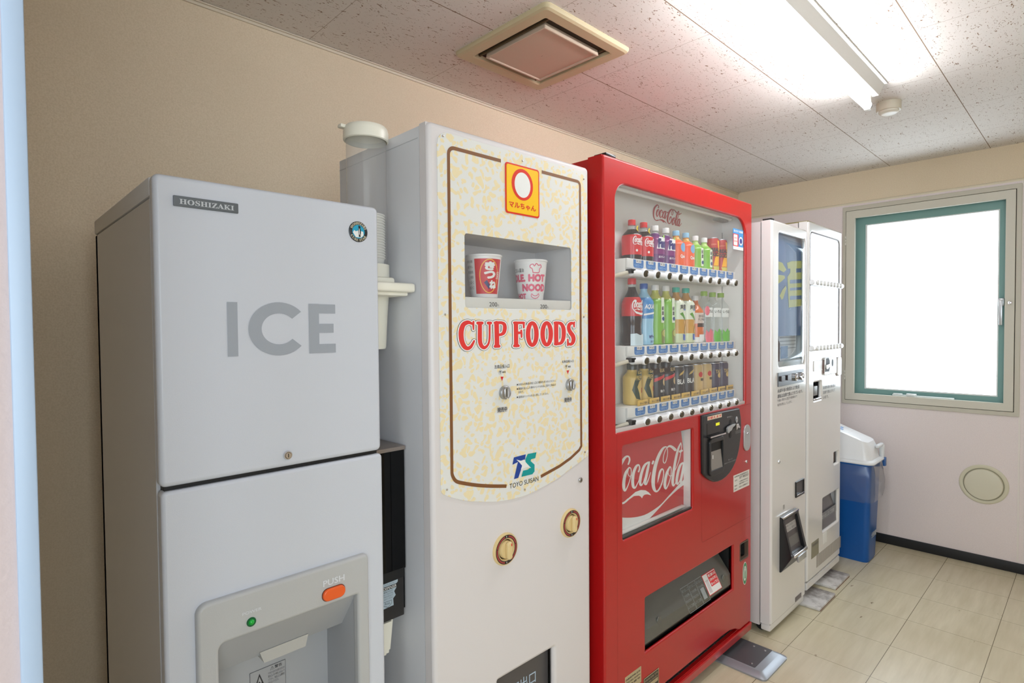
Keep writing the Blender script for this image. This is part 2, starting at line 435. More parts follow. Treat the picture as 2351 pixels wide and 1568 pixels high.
LOGO_P = [[(112, 430, 20), (132, 370, 26), (120, 318, 24), (75, 320, 32), (20, 395, 44), (-40, 520, 52), (-75, 680, 54), (-80, 830, 48), (-60, 950, 42), (-20, 1008, 34), (42, 1010, 28), (110, 955, 28)],
    [(125, 480, 20), (75, 560, 40), (48, 680, 46), (46, 780, 44), (65, 825, 26), (105, 755, 14), (140, 650, 12), (158, 560, 12), (150, 492, 14), (125, 480, 20)], [(122, 490, 10), (105, 560, 10), (130, 610, 10), (165, 590, 10)],
    [(267, 540, 24), (283, 490, 22), (268, 440, 22), (230, 465, 36), (192, 560, 42), (178, 680, 44), (188, 765, 40), (215, 782, 22), (250, 720, 12), (285, 640, 10)],
    [(410, 400, 24), (355, 450, 36), (312, 560, 40), (290, 680, 40), (300, 742, 32), (332, 715, 12), (370, 600, 10), (408, 480, 10)], [(428, 398, 26), (405, 500, 38), (380, 620, 40), (362, 708, 38), (382, 728, 24), (415, 655, 14), (448, 550, 8)],
    [(488, 388, 30), (476, 418, 30)],
    [(690, 180, 10), (658, 250, 10), (638, 330, 11), (638, 392, 13), (660, 412, 13), (685, 360, 12), (701, 270, 10), (698, 200, 10), (680, 168, 16), (630, 195, 32), (575, 290, 44), (525, 430, 50), (495, 580, 54), (485, 710, 52), (500, 800, 46), (535, 838, 26), (580, 795, 22), (620, 700, 16), (640, 600, 14), (640, 530, 16), (620, 500, 20), (590, 540, 30), (568, 620, 24), (552, 705, 4)],
    [(690, 185, 14), (730, 158, 30), (775, 175, 40), (815, 212, 44)],
    [(735, 468, 20), (692, 560, 38), (664, 680, 40), (662, 765, 38), (680, 795, 20), (715, 728, 14), (745, 630, 12), (757, 540, 12), (750, 475, 14), (735, 468, 18)], [(722, 490, 8), (712, 560, 8), (735, 605, 10), (785, 590, 10)],
    [(900, 112, 18), (865, 190, 30), (835, 300, 36), (810, 430, 38), (790, 560, 40), (778, 680, 40), (785, 745, 30), (808, 735, 14), (845, 655, 10)], [(900, 108, 12), (911, 150, 11), (904, 230, 11), (880, 350, 11), (842, 460, 10), (808, 530, 10)],
    [(930, 408, 24), (890, 450, 34), (856, 560, 38), (838, 680, 38), (850, 725, 28), (878, 690, 12), (912, 580, 10), (932, 480, 10)], [(944, 408, 22), (930, 520, 34), (908, 640, 36), (900, 698, 34), (922, 700, 14), (950, 650, 8)]]
LOGO_TICK = [[(888, 240, 34), (915, 225, 32), (960, 185, 16), (1000, 130, 5)], [(950, 650, 8), (975, 590, 7), (1005, 530, 5)]]
LOGO_FL = [(60, 985), (130, 925), (220, 845), (300, 815), (370, 820), (420, 850), (458, 897), (400, 880), (360, 885), (335, 905), (318, 942), (300, 915), (270, 900), (200, 905), (130, 955), (75, 1000)]
LOGO_FLP = [[LOGO_FL[i] for i in tri] for tri in ((0, 1, 14, 15), (1, 2, 13, 14), (2, 3, 12, 13), (3, 11, 12), (3, 4, 10, 11), (4, 9, 10), (4, 5, 8, 9), (5, 6, 7, 8))]
POSTER_Y = 1.0548
def logo_uv(x, y):
    q = S(1425+x/6.531, 1000+y/6.531, Y=POSTER_Y); return q.x, q.z
_c = [logo_uv(*p) for p in ((-107, 780), (1005, 600), (120, 305), (900, 105), (535, 852), (700, 160))]
LOGO_B = (_c[0][0], min(logo_uv(535, 852)[1], logo_uv(-20, 1025)[1]), _c[1][0], max(_c[3][1], _c[2][1]))
def logo(name, rect, fn, m, parent, grow=0):
    """the flowing two-word script, straightened and fitted into rect"""
    x0, z0, x1, z1 = rect; vs, fs = brush(LOGO_P+LOGO_TICK, grow, 4, LOGO_FLP)
    out = []
    for x, y in vs:
        a, b = logo_uv(x, y); out.append(fn(x0+(a-LOGO_B[0])/(LOGO_B[2]-LOGO_B[0])*(x1-x0), z0+(b-LOGO_B[1])/(LOGO_B[3]-LOGO_B[1])*(z1-z0)))
    return add(name, out, fs, m, parent)
def flat(y):
    return lambda x, z: (x, y, z)
def rect(Y, u0, v0, u1, v1):
    """rectangle on the plane Y measured from its top-left and bottom-right pixels"""
    a = S(u0, v0, Y=Y); b = S(u1, v1, Y=Y); return (a.x, b.z, b.x, a.z)
def ptY(Y, *uv):
    return [(lambda q: (q.x, q.z))(S(u, v, Y=Y)) for u, v in uv]
def zoomed(ox, oy, sc, *pts):
    return [(ox+x/sc, oy+y/sc) for x, y in pts]
def copy_tree(o, parent=None):
    c = o.copy(); COL.objects.link(c); ORG[c.name] = ORG[o.name]
    if parent is not None: c.parent = parent
    for ch in list(o.children): copy_tree(ch, c)
    return c

# ================================================================== THE ROOM
XW, YW, ZC = 4.007, 1.82, 2.273
XB, YB = -1.6, -1.7                      # the wall behind the photographer and the one across the aisle
def struct(o, label=None, cat=None):
    o['kind'] = 'structure'
    if label: o['label'] = label
    if cat: o['category'] = cat
    return o
struct(box('floor', XB-.1, XW+.1, YB-.1, YW+.1, -.1, 0, M_floor), 'beige glossy vinyl tile floor with dark joints', 'floor')
struct(box('ceiling', XB-.1, XW+.3, YB-.1, YW+.1, ZC, ZC+.1, M_ceil), 'white acoustic board ceiling with brown fissures', 'ceiling')
struct(box('wall_left', XB-.1, XW+.3, YW, YW+.1, 0, ZC, M_wall), 'beige wallpapered wall behind the vending machines', 'wall')
W3 = (-1.35, .35, .75, 2.10)             # y0, y1, z0, z1
struct(plate('wall_front', [rrect(YB, 0, YW, ZC), rrect(W3[0], W3[2], W3[1], W3[3])], XB-.1, .1, M_wall, axis='X'), 'beige wall at the near end of the room with an added opening for fill light', 'wall')
struct(plate('fill_window', [rrect(W3[0]-.04, W3[2]-.04, W3[1]+.04, W3[3]+.04), rrect(W3[0]+.03, W3[2]+.03, W3[1]-.03, W3[3]-.03)], XB-.09, .11, mat('window_metal', (190, 188, 176), .4), None, .003, axis='X'), 'beige frame of the window added for fill light at the near end of the room', 'window')  # added out-of-view window, brightens the faces turned to the near end
# wall across the aisle, with a window that lets in cool daylight
W2 = (-1.45, .25, .80, 2.10)              # x0, x1, z0, z1
struct(plate('wall_right', [rrect(XB-.1, 0, XW+.3, ZC), rrect(W2[0], W2[2], W2[1], W2[3])], YB-.1, .1, M_wallup), 'cream wall on the aisle side with a window opening', 'wall')
wf = struct(plate('window_2', [rrect(W2[0]-.04, W2[2]-.04, W2[1]+.04, W2[3]+.04), rrect(W2[0]+.03, W2[2]+.03, W2[1]-.03, W2[3]-.03)], YB-.09, .11, mat('window_metal', (190, 188, 176), .4), None, .003), 'beige window frame across the aisle', 'window')
# window wall: a lower lining panel with an eased top edge, the plain wall stepping back above it
ZB = 2.085
WIN = (.2967, .833, 1.140, 2.060)        # y0, z0, y1, z1 of the outer casing
def yz_plate(name, loops, x, th, m, parent=None, bevel=0): return plate(name, loops, x, th, m, parent, bevel, axis='X')
hole = rrect(.34, .88, 1.10, 2.01)
struct(yz_plate('wall_back', [rrect(YB, 0, YW, ZB-.012), hole], XW, .2, M_wallpink), 'pale pinkish lining panel of the window wall', 'wall')
struct(box('wall_back_upper', XW+.012, XW+.2, YB, YW, ZB-.012, ZC, M_wallup), 'cream wall band above the window', 'wall')
bm = bmesh.new()
prof = [(XW, ZB-.0125), (XW+.001, ZB-.006), (XW+.004, ZB-.001), (XW+.009, ZB+.003), (XW+.014, ZB+.004), (XW+.014, ZB-.0125)]
for y in (YB, YW):
    for x, z in prof: bm.verts.new((x, y, z))
bm.verts.ensure_lookup_table(); n = len(prof)
for i in range(n): bm.faces.new([bm.verts[j] for j in (i, (i+1) % n, n+(i+1) % n, n+i)])
bm.faces.new([bm.verts[i] for i in range(n)]); bm.faces.new([bm.verts[n+i] for i in range(n)])
struct(from_bm('trim_1', bm, mat('ledge_vinyl', (232, 222, 200), .35)), 'cream eased ledge running above the window', 'trim')
struct(box('trim_2', XW-.003, XW+.001, .292, .300, .06, ZB-.013, mat('joint_strip', (234, 226, 220), .4)), 'narrow vertical joint strip beside the window', 'trim')
struct(box('baseboard_back', XW-.008, XW+.01, YB, YW, 0, .0545, mat('black_vinyl', (26, 27, 30), .5), bevel=.002), 'black vinyl baseboard under the window', 'baseboard')
struct(box('baseboard_left', XB, XW, YW-.008, YW+.01, 0, .0545, MATS['black_vinyl'], bevel=.002), 'black vinyl baseboard behind the machines', 'baseboard')
bm = bmesh.new()
bm_box(bm, XB, XW+.012, YW-.006, YW+.01, ZC-.012, ZC-.0005, .002); bm_box(bm, XB, XW+.012, YW-.013, YW+.01, ZC-.0045, ZC-.0006, .001)
struct(from_bm('trim_3', bm, mat('ceiling_trim', (216, 204, 184), .5)), 'thin beige trim where wall meets ceiling', 'trim')

# jamb of the opening the photograph was taken through
jx = S(75, 800, Y=.60).x
struct(box('wall_partition', -1.12, .0278, .60, .68, 0, ZC, add_bump(mat('pink_grey_wallpaper', (182, 166, 164), .8), 200, .25)), 'pinkish papered wall end at the edge of the opening', 'wall')  # unseen run of this wall lengthened to darken the corner behind it
struct(box('trim_4', .0278, .0416, .594, .686, 0, ZC, mat('jamb_vinyl', (156, 172, 192), .4), bevel=.0015), 'pale blue-white jamb strip at the edge of the opening', 'trim')

# ---- window_1 and its fittings
M_casing = mat('window_casing', (200, 195, 180), .4); M_sash = mat('window_sash', (212, 208, 194), .38)
M_teal = mat('teal_aluminium', (120, 160, 154), .4, bump=.1, bscale=900)
win = thing('window_1', (XW, .72, .833), 'square window with beige casing and teal metal sash, blown out by daylight', 'window'); win['kind'] = 'structure'
yz_plate('casing', [rrect(*WIN, .004), rrect(.3185, .8560, 1.1218, 2.0345)], XW-.010, .02, M_casing, win, .002)
yz_plate('screen_frame', [rrect(.3212, .8587, 1.1190, 2.0318, .002), rrect(.361, .900, 1.071, 1.987)], XW-.014, .024, M_sash, win, .0015)
yz_plate('seam_backing', [rrect(.31, .85, 1.13, 2.04), rrect(.345, .885, 1.09, 2.0)], XW-.0015, .003, M_blackm, win)
yz_plate('frame_rebate', [rrect(.3195, .857, 1.1208, 2.0335), rrect(.345, .885, 1.09, 2.005)], XW+.012, .03, M_teal, win)
def pyz(u, v, x): q = S(u, v, X=x); return q.y, q.z
g0 = pyz(1991.7, 518, 4.06); g1 = pyz(2289, 908.9, 4.06)
yz_plate('sash', [rrect(.330, .868, 1.112, 2.02), rrect(g1[0], g1[1], g0[0], g0[1], .002)], 4.045, .035, M_teal, win, .002)
gl = yz_plate('glazing_bead', [rrect(g1[0]-.004, g1[1]-.004, g0[0]+.006, g0[1]+.004), rrect(g1[0]+.002, g1[1]+.004, g0[0]-.004, g0[1]-.002)], 4.043, .006, mat('bead_white', (225, 228, 226), .4), win, .001)
yz_plate('pane', [rrect(g1[0]-.01, g1[1]-.01, g0[0]+.01, g0[1]+.01)], 4.062, .004, M_glass, win)
# casement lever on the aisle side, stay arm below
bm = bmesh.new(); a = pyz(2298, 690, 4.04); b = pyz(2302, 742, 4.04)
bm_box(bm, 4.018, 4.027, a[0]-.009, a[0]+.006, b[1]-.01, a[1]+.004, .003); bm_box(bm, 4.024, 4.046, a[0]-.014, a[0]+.008, a[1]-.03, a[1]+.012, .002)
from_bm('lever_handle', bm, M_silver, win)
bm = bmesh.new(); a = pyz(2050, 905, 4.03); b = pyz(2192, 915, 4.03)
bm_box(bm, 4.012, 4.026, b[0], a[0], .900, .908, .002); bm_box(bm, 4.008, 4.03, a[0]-.12, a[0]-.07, .900, .917, .003); bm_box(bm, 4.015, 4.03, a[0]-.05, a[0]-.004, .905, .914, .001)
st = from_bm('stay_arm', bm, mat('white_metal', (222, 228, 226), .35, metal=.2), win)
k = pyz(2319.5, 695, XW-.014)
lathe('knob', [(.0035, 0), (.0035, .006), (.0075, .010), (.008, .014), (.005, .018), (.001, .0185)], (XW-.014, k[0], k[1]), M_chrome, win, axis='W', seg=16)
for v0 in (553, 860):
    q = pyz(1942, v0, XW-.012)
    bm = bmesh.new()
    for dz in (-.02, 0, .02): bm_box(bm, XW-.020, XW-.008, 1.118, 1.124, q[1]+dz-.008, q[1]+dz+.008, .002)
    from_bm('hinge', bm, mat('pale_metal', (226, 224, 214), .4), win)

# ---- round cover low on the window wall
rv = thing('round_wall_cover', (XW, .44, .34), 'round cream plastic vent cover low on the pale wall', 'wall vent')
cy, cz = .4395, .4478
M_vcream = mat('aged_cream_plastic', (214, 208, 184), .45)
lathe('flange', [(.107, 0), (.107, .004), (.103, .007), (.094, .0075), (.088, .004)], (XW, cy, cz), M_vcream, rv, axis='W', seg=48)
lathe('cover_disc', [(.0835, .002), (.0835, .014), (.081, .018), (.074, .0195), (.02, .0205), (.001, .0205)], (XW, cy, cz), mat('aged_cream_disc', (218, 213, 192), .45), rv, axis='W', seg=48)
lathe('groove_ring', [(.09, .0), (.09, .0045), (.083, .0046)], (XW, cy, cz), mat('groove_tone', (150, 146, 124), .7), rv, axis='W', seg=48)  # ring between flange and disc, in a darker tone than both

# ---- ceiling vent
cv = thing('ceiling_vent', (1.45, 1.342, ZC), 'square beige exhaust vent with dark slot set in the ceiling', 'ceiling vent')
M_vent = mat('aged_beige_plastic', (196, 182, 148), .45)
X0, X1, Y0, Y1 = 1.238, 1.664, 1.126, 1.559
def ring_loft(name, rings, m, parent, smooth=22):
    vs, fs = [], []; n = len(rings[0][0])
    for lp, z in rings: vs += [(x, y, z) for x, y in lp]
    for i in range(len(rings)-1):
        for k in range(n): fs.append((i*n+k, i*n+(k+1) % n, (i+1)*n+(k+1) % n, (i+1)*n+k))
    return add(name, vs, fs, m, parent, smooth)
def sq(i, r): return rrect(X0+i, Y0+i, X1-i, Y1-i, r, 5)
ring_loft('vent_frame', [(sq(0, .02), ZC), (sq(0, .02), ZC-.006), (sq(.004, .018), ZC-.012), (sq(.012, .014), ZC-.016), (sq(.045, .008), ZC-.016), (sq(.050, .006), ZC-.013), (sq(.051, .006), ZC-.0008)], M_vent, cv)
plate('vent_cavity', [rrect(X0+.05, Y0+.05, X1-.05, Y1-.05)], ZC-.0012, .001, mat('vent_slot_brown', (58, 50, 36), .9), cv, axis='Z')  # flat dark brown sheet closing the slot
ring_loft('vent_panel', [(sq(.080, .004), ZC-.003), (sq(.078, .004), ZC-.020), (sq(.080, .004), ZC-.0215), (sq(.086, .003), ZC-.0215), (sq(.089, .003), ZC-.018), (sq(.2125, .0005), ZC-.018)], mat('vent_panel_plastic', (196, 176, 156), .5), cv)
for a in ((X0+.07, X0+.076, Y0+.052, Y1-.052), (X1-.076, X1-.07, Y0+.052, Y1-.052)): box('vent_slat', *a, ZC-.008, ZC-.0015, mat('vent_brown', (96, 80, 54), .7), cv)

# ---- fluorescent light
fl = thing('ceiling_light', (2.0, .655, ZC), 'long bare-tube fluorescent light fixed along the ceiling', 'ceiling light')
LX0, LX1, LY = 1.40, 2.62, .655
bm = bmesh.new()
pr = [(-.062, 0), (-.062, -.005), (-.052, -.006), (-.033, -.043), (.033, -.043), (.052, -.006), (.062, -.005), (.062, 0)]
for x in (LX0, LX1):
    for y, z in pr: bm.verts.new((x, LY+y, ZC+z))
bm.verts.ensure_lookup_table(); n = len(pr)
for i in range(n): bm.faces.new([bm.verts[j] for j in (i, (i+1) % n, n+(i+1) % n, n+i)])
bm.faces.new([bm.verts[i] for i in range(n)]); bm.faces.new([bm.verts[n+i] for i in range(n)])
from_bm('fixture_body', bm, mat('fixture_enamel', (226, 224, 220), .35), fl, smooth=20)
lathe('tube', [(.0155, -.58), (.0155, .58)], ((LX0+LX1)/2, LY, ZC-.080), mat('tube_glow', (248, 250, 255), .3, emit=TUBE_K), fl, axis='X', seg=20)
for sx in (0, 1):
    xx = LX0+.010 if sx == 0 else LX1-.030
    bm = bmesh.new(); bm_box(bm, xx, xx+.020, LY-.012, LY+.012, ZC-.098, ZC-.038, .004)
    so = from_bm('lamp_holder', bm, mat('holder_white', (225, 222, 212), .4), fl)
    lathe('end_cap', [(.0158, 0), (.0158, .012)], ((xx+.004) if sx else xx+.004, LY, ZC-.080), M_steel, so, axis='X', seg=18)

# ---- heat detector
hd = thing('heat_detector', (2.873, .645, ZC), 'round off-white heat detector on the ceiling beyond the light', 'detector')
lathe('detector_base', [(.046, 0), (.046, .010), (.0455, .030), (.043, .034)], (2.873, .645, ZC), mat('detector_plastic', (212, 204, 186), .45), hd, axis='D', seg=36)
lathe('detector_cap', [(.038, .033), (.037, .040), (.030, .046), (.024, .047), (.001, .047)], (2.873, .645, ZC), mat('detector_cap_plastic', (226, 220, 206), .4), hd, axis='D', seg=36)

# ================================================================== ICE DISPENSER
IX0, IX1, IY, IBK, IZ = .2246, .6316, 1.0524, 1.603, 1.5814
ice = thing('ice_dispenser', ((IX0+IX1)/2, 1.33, 0), 'tall pale grey ice machine with large grey ICE lettering', 'ice machine')
IG = 1.0699
bm = bmesh.new()
for b in ((IX0+.002, IX0+.02, IY+.034, IBK, .02, 1.545), (IX1-.02, IX1-.002, IY+.034, IBK, .02, 1.545), (IX0+.002, IX1-.002, IBK-.02, IBK, .02, 1.545), (IX0+.002, IX1-.002, IY+.034, IBK, .02, .05), (IX0+.01, IX1-.01, IY+.034, IY+.05, .95, 1.54)):
    bm_box(bm, *b)
from_bm('cabinet', bm, M_iceside, ice)
box('top_cap', IX0, IX1, IY+.030, IBK+.002, 1.548, IZ-.001, M_iceside, ice, .004)
plate('upper_door', [rrect(IX0, IG+.003, IX1, IZ, .0105, 4)], IY, .030, M_ice, ice, .008)
BZ0, BZ1, BX0, BX1 = .40, .868, .2705, .5915
plate('lower_panel', [rrect(IX0+.0015, .06, IX1+.002, IG-.004, .0085, 4), rrect(BX0+.02, BZ0+.02, BX1-.02, BZ1-.04)], IY, .030, M_ice, ice, .006)
box('door_gap', IX0+.008, IX1-.006, IY+.010, IY+.036, IG-.02, IG+.02, M_blackm, ice)
fI = flat(IY-.0006)
# ICE lettering
g = S(520.4, 693, Y=IY); h = S(771, 809, Y=IY)
def pI(*uv): return ptY(IY, *uv)
a = rect(IY, 520.4, 693, 547, 818)
ic = mat('ice_letter_grey', (160, 165, 174), .4)
zt, zb = a[3], a[1]; hh = zt-zb
vs, fs = [], []
def poly(pts, y):
    i = len(vs); vs.extend([(x, y, z) for x, z in pts]); fs.append(tuple(range(i, i+len(pts))))
poly(rrect(*a), IY-.0008)
cx = S(633.5, 757, Y=IY).x; rr = hh/2*1.03; cz = (zt+zb)/2; th = hh*.215
xl = S(570, 757, Y=IY).x; rx = cx-xl
rx = rr
N = 40; a0, a1 = math.radians(41), math.radians(319)
cx = xl+rx*1.12
for k in range(N):
    t0 = a0+(a1-a0)*k/N; t1 = a0+(a1-a0)*(k+1)/N
    q = []
    for t, r in ((t0, rr), (t1, rr), (t1, rr-th), (t0, rr-th)):
        x, z = r*math.cos(t), r*math.sin(t)
        q.append((cx+x*1.12, cz+z))
    poly(q, IY-.0008)
ex0 = S(708, 700, Y=IY).x; ex1 = S(769, 700, Y=IY).x; sw = hh*.215
poly(rrect(ex0, zb, ex0+sw, zt), IY-.0008)
for z0, x1 in ((zt-hh*.19, ex1), (cz-hh*.088, ex1-.004), (zb, ex1)): poly(rrect(ex0+sw, z0, x1, z0+hh*.185), IY-.0008)
add('ice_lettering', vs, fs, ic, ice)
# name plate
r_ = rect(IY, 396.4, 448, 546.4, 491)
npl = plate('name_plate', [rrect(*r_, .0015)], IY-.003, .003, mat('pewter', (106, 112, 118), .35, metal=.5), ice, .0008)
text('lettering', '𝐇𝐎𝐒𝐇𝐈𝐙𝐀𝐊𝐈', rect(IY, 410.5, 456.5, 536, 484.5), flat(IY-.0034), mat('pale_letter', (196, 200, 204), .4), npl, bold=.01)
# badge
q = S(822, 532.2, Y=IY); br = .0208
bd = lathe('round_badge', [(br, 0), (br, .0012), (br*.97, .0016)], (q.x, IY, q.z), mat('badge_black', (26, 28, 34), .3), ice, axis='Y', seg=40)
yb = IY-.0018
plate('badge_picture', [ell(q.x, q.z, br*.66, br*.66)], yb, 0, mat('badge_blue', (38, 160, 196), .4), bd, flat=True)
plate('badge_ice', [[(q.x-br*.6, q.z-.1*br), (q.x-.45*br, q.z+.12*br), (q.x-.3*br, q.z), (q.x-.1*br, q.z+.1*br), (q.x+.5*br, q.z+.05*br), (q.x+.55*br, q.z-.3*br), (q.x+.3*br, q.z-.55*br), (q.x-.3*br, q.z-.55*br)]], yb-.0002, 0, M_paper, bd, flat=True)
def sc2(pts, k): return [(q.x+x*k, q.z+z*k) for x, z in pts]
plate('badge_penguin', [sc2([(-.02, .56), (.08, .6), (.18, .52), (.3, .46), (.18, .42), (.22, .2), (.26, -.05), (.2, -.3), (.22, -.5), (.02, -.5), (.02, -.3), (-.04, .1), (.02, .35)], br)], yb-.0004, 0, MATS['badge_black'], bd, flat=True)
plate('badge_belly', [sc2([(.05, .32), (.02, .1), (.05, -.25), (.12, -.3), (.13, 0), (.1, .3)], br)], yb-.0006, 0, M_paper, bd, flat=True)
def arc_text(name, s, cx, cz, r, ang0, ang1, h, y, m, parent, bold=0, inv=False):
    vs, fs, asp = text_geo(s, bold); out = []
    for u, v in vs:
        a = ang0+(ang1-ang0)*u; rr_ = r+(v-.5)*h*(-1 if inv else 1)
        out.append((cx+rr_*math.cos(a), y, cz+rr_*math.sin(a)))
    return add(name, out, fs, m, parent)
arc_text('badge_lettering', '𝐇𝐎𝐒𝐇𝐈𝐙𝐀𝐊𝐈', q.x, q.z, br*.82, math.radians(160), math.radians(20), br*.24, yb-.0002, mat('badge_gold', (214, 206, 180), .4), bd, .01)
arc_text('badge_lettering', '𝐂𝐔𝐁𝐄 𝐒𝐓𝐀𝐑', q.x, q.z, br*.82, math.radians(205), math.radians(335), br*.24, yb-.0002, MATS['badge_gold'], bd, .01, True)
def cam_lock(name, u, v, Y, r, parent, slot=True):
    q = S(u, v, Y=Y)
    o = lathe(name, [(r, 0), (r, .002), (r*.85, .004), (r*.7, .004), (r*.66, .003), (r*.6, .005), (.0005, .005)], (q.x, Y, q.z), M_chrome, parent, axis='Y', seg=24)
    if slot: box('key_slot', q.x-r*.07, q.x+r*.07, Y-.0056, Y-.004, q.z-r*.42, q.z+r*.42, M_blackm, o)
    return o
cam_lock('door_lock', 660, 1044.9, IY, .0085, ice)
# dispensing bezel: raised frame with the recess behind
M_bez = mat('bezel_grey', (186, 186, 186), .4, bump=.08, bscale=600)
BY = 1.0404
ix0, ix1, iz0, iz1 = .304, .5655, .43, .7905
plate('bezel', [rrect(BX0, BZ0, BX1, BZ1, (.01, .01, .012, .018), 8), rrect(ix0, iz0, ix1, iz1, (.01, .01, .004, .012), 8)], BY, .022, M_bez, ice, .006, )
bm = bmesh.new()
yR, zl, yl = 1.185, .704, 1.115
P_ = [(BY+.008, iz1+.004), (yl, zl), (yR, zl), (yR, iz0-.01), (BY+.008, iz0-.01), (BY+.004, iz0-.03)]
vs, fs = [], []
for x in (ix0-.002, ix1+.002):
    for y, z in P_: vs.append((x, y, z))
n = len(P_)
for i in range(4): fs.append((i, i+1, n+i+1, n+i))
vs += [(ix0-.002, BY+.008, iz0-.01)]
fs += [(0, 1, 2, 3, 4), (n, n+1, n+2, n+3, n+4)]
add('recess', vs, fs, mat('recess_grey', (176, 177, 180), .45), ice)
bm = bmesh.new(); bm_box(bm, .394, .4895, 1.105, 1.16, .6915, .7145)
for v in bm.verts:
    if v.co.z < .70: v.co.x += .008 if v.co.x < .44 else -.0065; v.co.y -= -.006 if v.co.y > 1.13 else .0
from_bm('ice_chute', bm, mat('chute_grey', (190, 188, 184), .4), ice)
q = S(765.4, 1360.6, Y=BY); e0 = S(740, 1368, Y=BY).x; e1 = S(791, 1352, Y=BY).x; hz = .0118
plate('push_button', [rrect(e0, q.z-hz, e1, q.z+hz, hz*.98, 10)], BY-.006, .010, mat('orange_button', (238, 98, 38), .35), ice, .003)
plate('button_surround', [rrect(e0-.001, q.z-hz-.001, e1+.001, q.z+hz+.001, hz, 10)], BY-.0008, .0008, mat('dark_gap', (90, 50, 36), .6), ice)
q = S(577, 1427.6, Y=BY)
ld = lathe('power_lamp', [(.0082, 0), (.0082, .001), (.0075, .002)], (q.x, BY, q.z), mat('green_bezel', (0, 96, 50), .25), ice, axis='Y', seg=24)
lathe('lamp_lens', [(.0048, .002), (.004, .0035), (.002, .0045), (.0003, .005)], (q.x, BY, q.z), mat('green_lamp', (16, 160, 54), .2, emit=.12), ld, axis='Y', seg=20)
text('push_lettering', 'PUSH', rect(BY, 741.3, 1334, 790.9, 1331.5), flat(BY-.0006), mat('bezel_white', (216, 218, 222), .5), ice, bold=.025)
text('power_lettering', 'POWER', rect(BY, 556.3, 1407.4, 600.3, 1399.2), flat(BY-.0006), MATS['bezel_white'], ice)
# warning label on the recess back
wl0 = S(573.3, 1546.7, Y=yR-.001); wl1 = S(655.2, 1513.4, Y=yR-.001)
wx0, wx1, wz1 = wl0.x, wl1.x, wl0.z; wz0 = wz1-.055
wlab = plate('warning_label', [rrect(wx0, wz0, wx1, wz1)], yR-.001, .0006, mat('label_grey', (172, 172, 174), .5), ice)
plate('label_outline', [rrect(wx0, wz0, wx1, wz1), rrect(wx0+.0006, wz0+.0006, wx1-.0006, wz1-.0006)], yR-.0013, 0, M_ink, wlab, flat=True)
ww = wx1-wx0
plate('warning_triangle', [[(wx0+.1*ww, wz1-.04), (wx0+.42*ww, wz1-.04), (wx0+.26*ww, wz1-.008)], [(wx0+.15*ww, wz1-.0375), (wx0+.37*ww, wz1-.0375), (wx0+.26*ww, wz1-.014)]], yR-.0013, 0, M_ink, wlab, flat=True)
plate('hand_mark', [stroke([(wx0+.2*ww, wz1-.034), (wx0+.25*ww, wz1-.025), (wx0+.3*ww, wz1-.031), (wx0+.33*ww, wz1-.028)], .0015)], yR-.0013, 0, M_ink, wlab, flat=True)
text('warning_heading', '⚠警告', (wx0+.56*ww, wz1-.0105, wx0+.9*ww, wz1-.003), flat(yR-.0013), M_ink, wlab, bold=.01)
for i, s in enumerate(('ケガをするおそれがありますので', '放出口に手や物を入れないで', 'ください。放出口には異物を', 'さわらないでください。')):
    text('warning_text', s, (wx0+.5*ww, wz1-.018-.0066*i, wx0+(.97 if i < 3 else .8)*ww, wz1-.0128-.0066*i), flat(yR-.0013), M_ink, wlab)

# ================================================================== CUP DISPENSER (on the ice machine's flank)
CX, CY = .6905, 1.2
cup_d = thing('cup_dispenser', (CX, CY, 1.281), 'cream paper cup dispenser with clear tube between the ice machine and cup noodle machine', 'cup dispenser')
M_cr = mat('cream_plastic', (244, 240, 226), .32)
lathe('tube', [(.0455, 1.475), (.0455, 1.775)], (CX, CY, 0), glass('clear_tube', tint=(250, 250, 250), refl=.8, film=.14, film_c=(238, 240, 244)), cup_d, seg=40, cap=False)
bm = bmesh.new()
lid = lathe('lid', [(.0485, 1.764), (.0515, 1.766), (.0515, 1.785), (.0495, 1.793), (.046, 1.797), (.03, 1.799), (.001, 1.799)], (CX, CY, 0), M_cr, cup_d, seg=40, cap=False)
box('lid_tab', CX-.060, CX-.046, CY+.005, CY+.022, 1.788, 1.796, M_cr, lid, .002)
lathe('cup_guide', [(.047, 1.478), (.0495, 1.478), (.0495, 1.448), (.050, 1.44), (.0475, 1.40), (.044, 1.36), (.040, 1.285), (.038, 1.281), (.001, 1.281)], (CX, CY, 0), M_cr, cup_d, seg=36, cap=False)
bm = bmesh.new(); bm_box(bm, CX-.052, CX+.0535, 1.082, 1.262, 1.410, 1.4305, .006, 3); bm_box(bm, CX-.045, CX+.045, 1.10, 1.25, 1.402, 1.412, .004); bm_box(bm, CX-.03, CX+.030, 1.13, 1.16, 1.428, 1.446, .006)
from_bm('collar', bm, M_cr, cup_d)
bm = bmesh.new(); bm_box(bm, IX1+.0005, CX-.03, CY-.03, CY+.03, 1.33, 1.47, .003)
from_bm('wall_bracket', bm, M_cr, cup_d)
# the cups inside, each its own
cupm = mat('paper_cup_white', (246, 243, 234), .55)
cup0 = None
for i in range(17):
    z = 1.492+i*.0062
    if cup0 is None:
        cup0 = lathe('paper_cup', [(.030, -.07), (.0385, 0), (.0408, .0005), (.0412, .002), (.0408, .0035), (.0385, .0036), (.030, -.066)], (0, 0, 0), cupm, None, seg=28, cap=False)
        o = cup0
    else:
        o = cup0.copy(); COL.objects.link(o)
    o.location = (CX, CY, z)
    tag(o, 'white paper cup nested in the clear tube of the cup dispenser', 'paper cup', 'paper cups nested in the cup dispenser')

